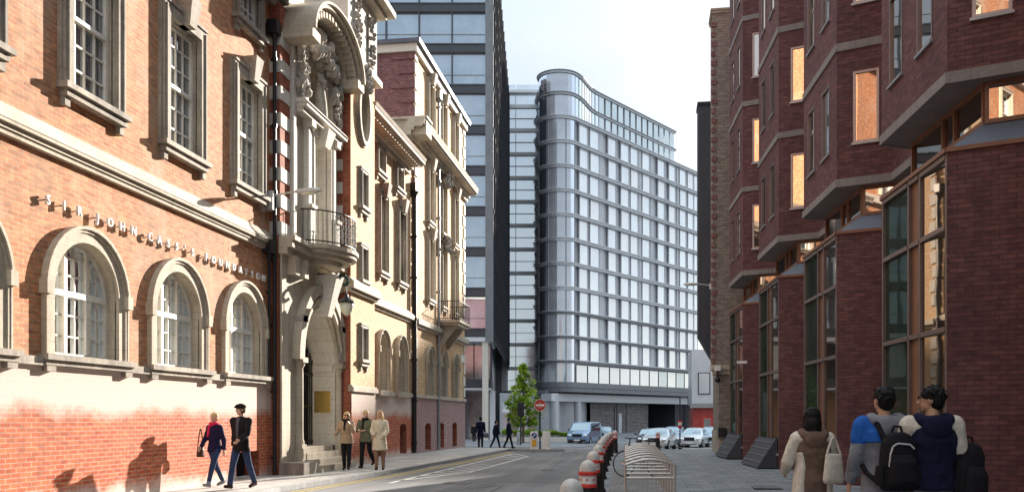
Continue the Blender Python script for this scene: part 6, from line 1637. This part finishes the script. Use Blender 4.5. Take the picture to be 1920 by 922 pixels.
def backpack(label, x, y, z, yaw, m, h_=.52, w_=.34, d_=.19, tilt=0, straps=True, grey=True):
    t = thing('backpack', label, 'backpack', (x,y,z), yaw); t.rotation_euler = (0, tilt, yaw)
    b = MB(); b.loft([((0,0,0),w_*.42,d_*.40),((0,0,.05),w_*.5,d_*.5),((0,0,h_*.5),w_*.5,d_*.5),((0,0,h_*.82),w_*.45,d_*.42),((0,0,h_*.95),w_*.33,d_*.3),((0,0,h_),w_*.18,d_*.16)], 22); remesh(b,'main_bag',m,t,.012,3,.008)
    b = MB(); b.loft([((0,-d_*.42,.04),w_*.38,.04),((0,-d_*.5,.09),w_*.40,.06),((0,-d_*.48,h_*.5),w_*.37,.055),((0,-d_*.40,h_*.62),w_*.28,.03)], 18); remesh(b,'front_pocket',m,t,.010,2)
    for sg in (1,-1):
        b = MB(); b.loft([((sg*w_*.47,0,.05),.03,.06),((sg*w_*.5,0,.12),.035,.07),((sg*w_*.48,0,.22),.03,.06)], 12); b.build('side_pocket',m,t,smooth='auto',world=False)
    if grey:
        b = MB(); pts = [(-w_*.36,-d_*.48,h_*.42),(-w_*.34,-d_*.5,h_*.62),(-w_*.26,-d_*.46,h_*.76),(-.04,-d_*.42,h_*.81),(w_*.2,-d_*.45,h_*.79),(w_*.30,-d_*.47,h_*.72)]; b.path(pts,.008,6); b.build('piping','c_grey_lt',t,smooth='auto',world=False)
        b = MB(); b.box(-.03,.04,-d_*.5-.052,-d_*.5-.045,.115,.132); b.build('badge','c_grey_lt',t,world=False)
    b = MB(); b.path([(-.05,d_*.1,h_*.97),(-.03,d_*.1,h_+.05),(.03,d_*.1,h_+.05),(.05,d_*.1,h_*.97)],.010,6); b.build('handle',m,t,smooth='auto',world=False)
    if straps:
        for sg in (1,-1):
            b = MB(); pts = [Vector((sg*w_*.30,d_*.3,h_*.88)),Vector((sg*.13,d_*.62,h_+.07)),Vector((sg*.135,d_*1.0+.06,h_+.11)),Vector((sg*.15,d_*1.0+.20,h_-.0)),Vector((sg*.20,d_*1.0+.20,h_*.6)),Vector((sg*.215,d_*.9,h_*.3)),Vector((sg*w_*.42,d_*.3,.06))]
            for a, c in zip(pts, pts[1:]):
                b.cap(a, c, .022, .022, 6)
            b.build('strap', m, t, smooth='auto', world=False)
    return t
bk = camw(0, -1); bx = Vector((p.x, p.y)) - Vector((-math.sin(TH), math.cos(TH)))*.26 + Vector((math.cos(TH), math.sin(TH)))*.02
backpack('large dark checked backpack with grey piping worn by the man in the blue jacket', bx.x, bx.y, .95, TH+R(3), 'c_black')
p = ppl(1747, 8.05)
def gl2(t, J, sh, hd, S, HR_, k, B):
    b = MB()
    for sg in (1,-1):
        c = hd((sg*.032,.100,.020)); 
        pts = [hd((sg*.032+.024*math.cos(a),.098,.020+.017*math.sin(a))) for a in [2*math.pi*i/12 for i in range(13)]]; b.path(pts,.0028,4); b.tube(hd((sg*.056,.098,.026)), hd((sg*.080,-.0,.02)), .003, .003, 4)
    S(b).build('glasses','c_black',t,world=False)
def j2(t, J, sh, hd, S, HR_, k, B):
    for sg in (1,-1):
        b = MB(); b.cap(sh((sg*.12,.0,1.395)), J[('sh',sg)]+Vector((0,0,-.01)), .088*B, .082*B, 12); b.cap(J[('sh',sg)], J[('sh',sg)].lerp(J[('el',sg)], .75), .080*B, .070*B, 12)
        remesh(S(b), 'shoulder_panel', 'c_offwhite', t, .012, 2, .012)
person('man with glasses in navy hooded jacket with off-white shoulders, head turned to one side', p.x, p.y, .06, R(-3)+TH, 1.80, ((.05,.04),(-.05,.05)), ((.05,.18,.3,.05),(.25,.16,.75,.2)), 'c_dnavy', 'c_greytr', 'c_black', 'hair_black', skin='skin_tan', coat_len=.86, bulk=1.12, head_yaw=R(62), sleeves='c_dnavy', extras=both(gl2, j2, hood('c_dnavy')))
bx = ppl(1808, 8.05)
backpack('plain black backpack slung from one shoulder of the man in the navy jacket', bx.x, bx.y, .82, TH+R(20), 'c_black', .56, .33, .22, R(8), straps=False, grey=False)
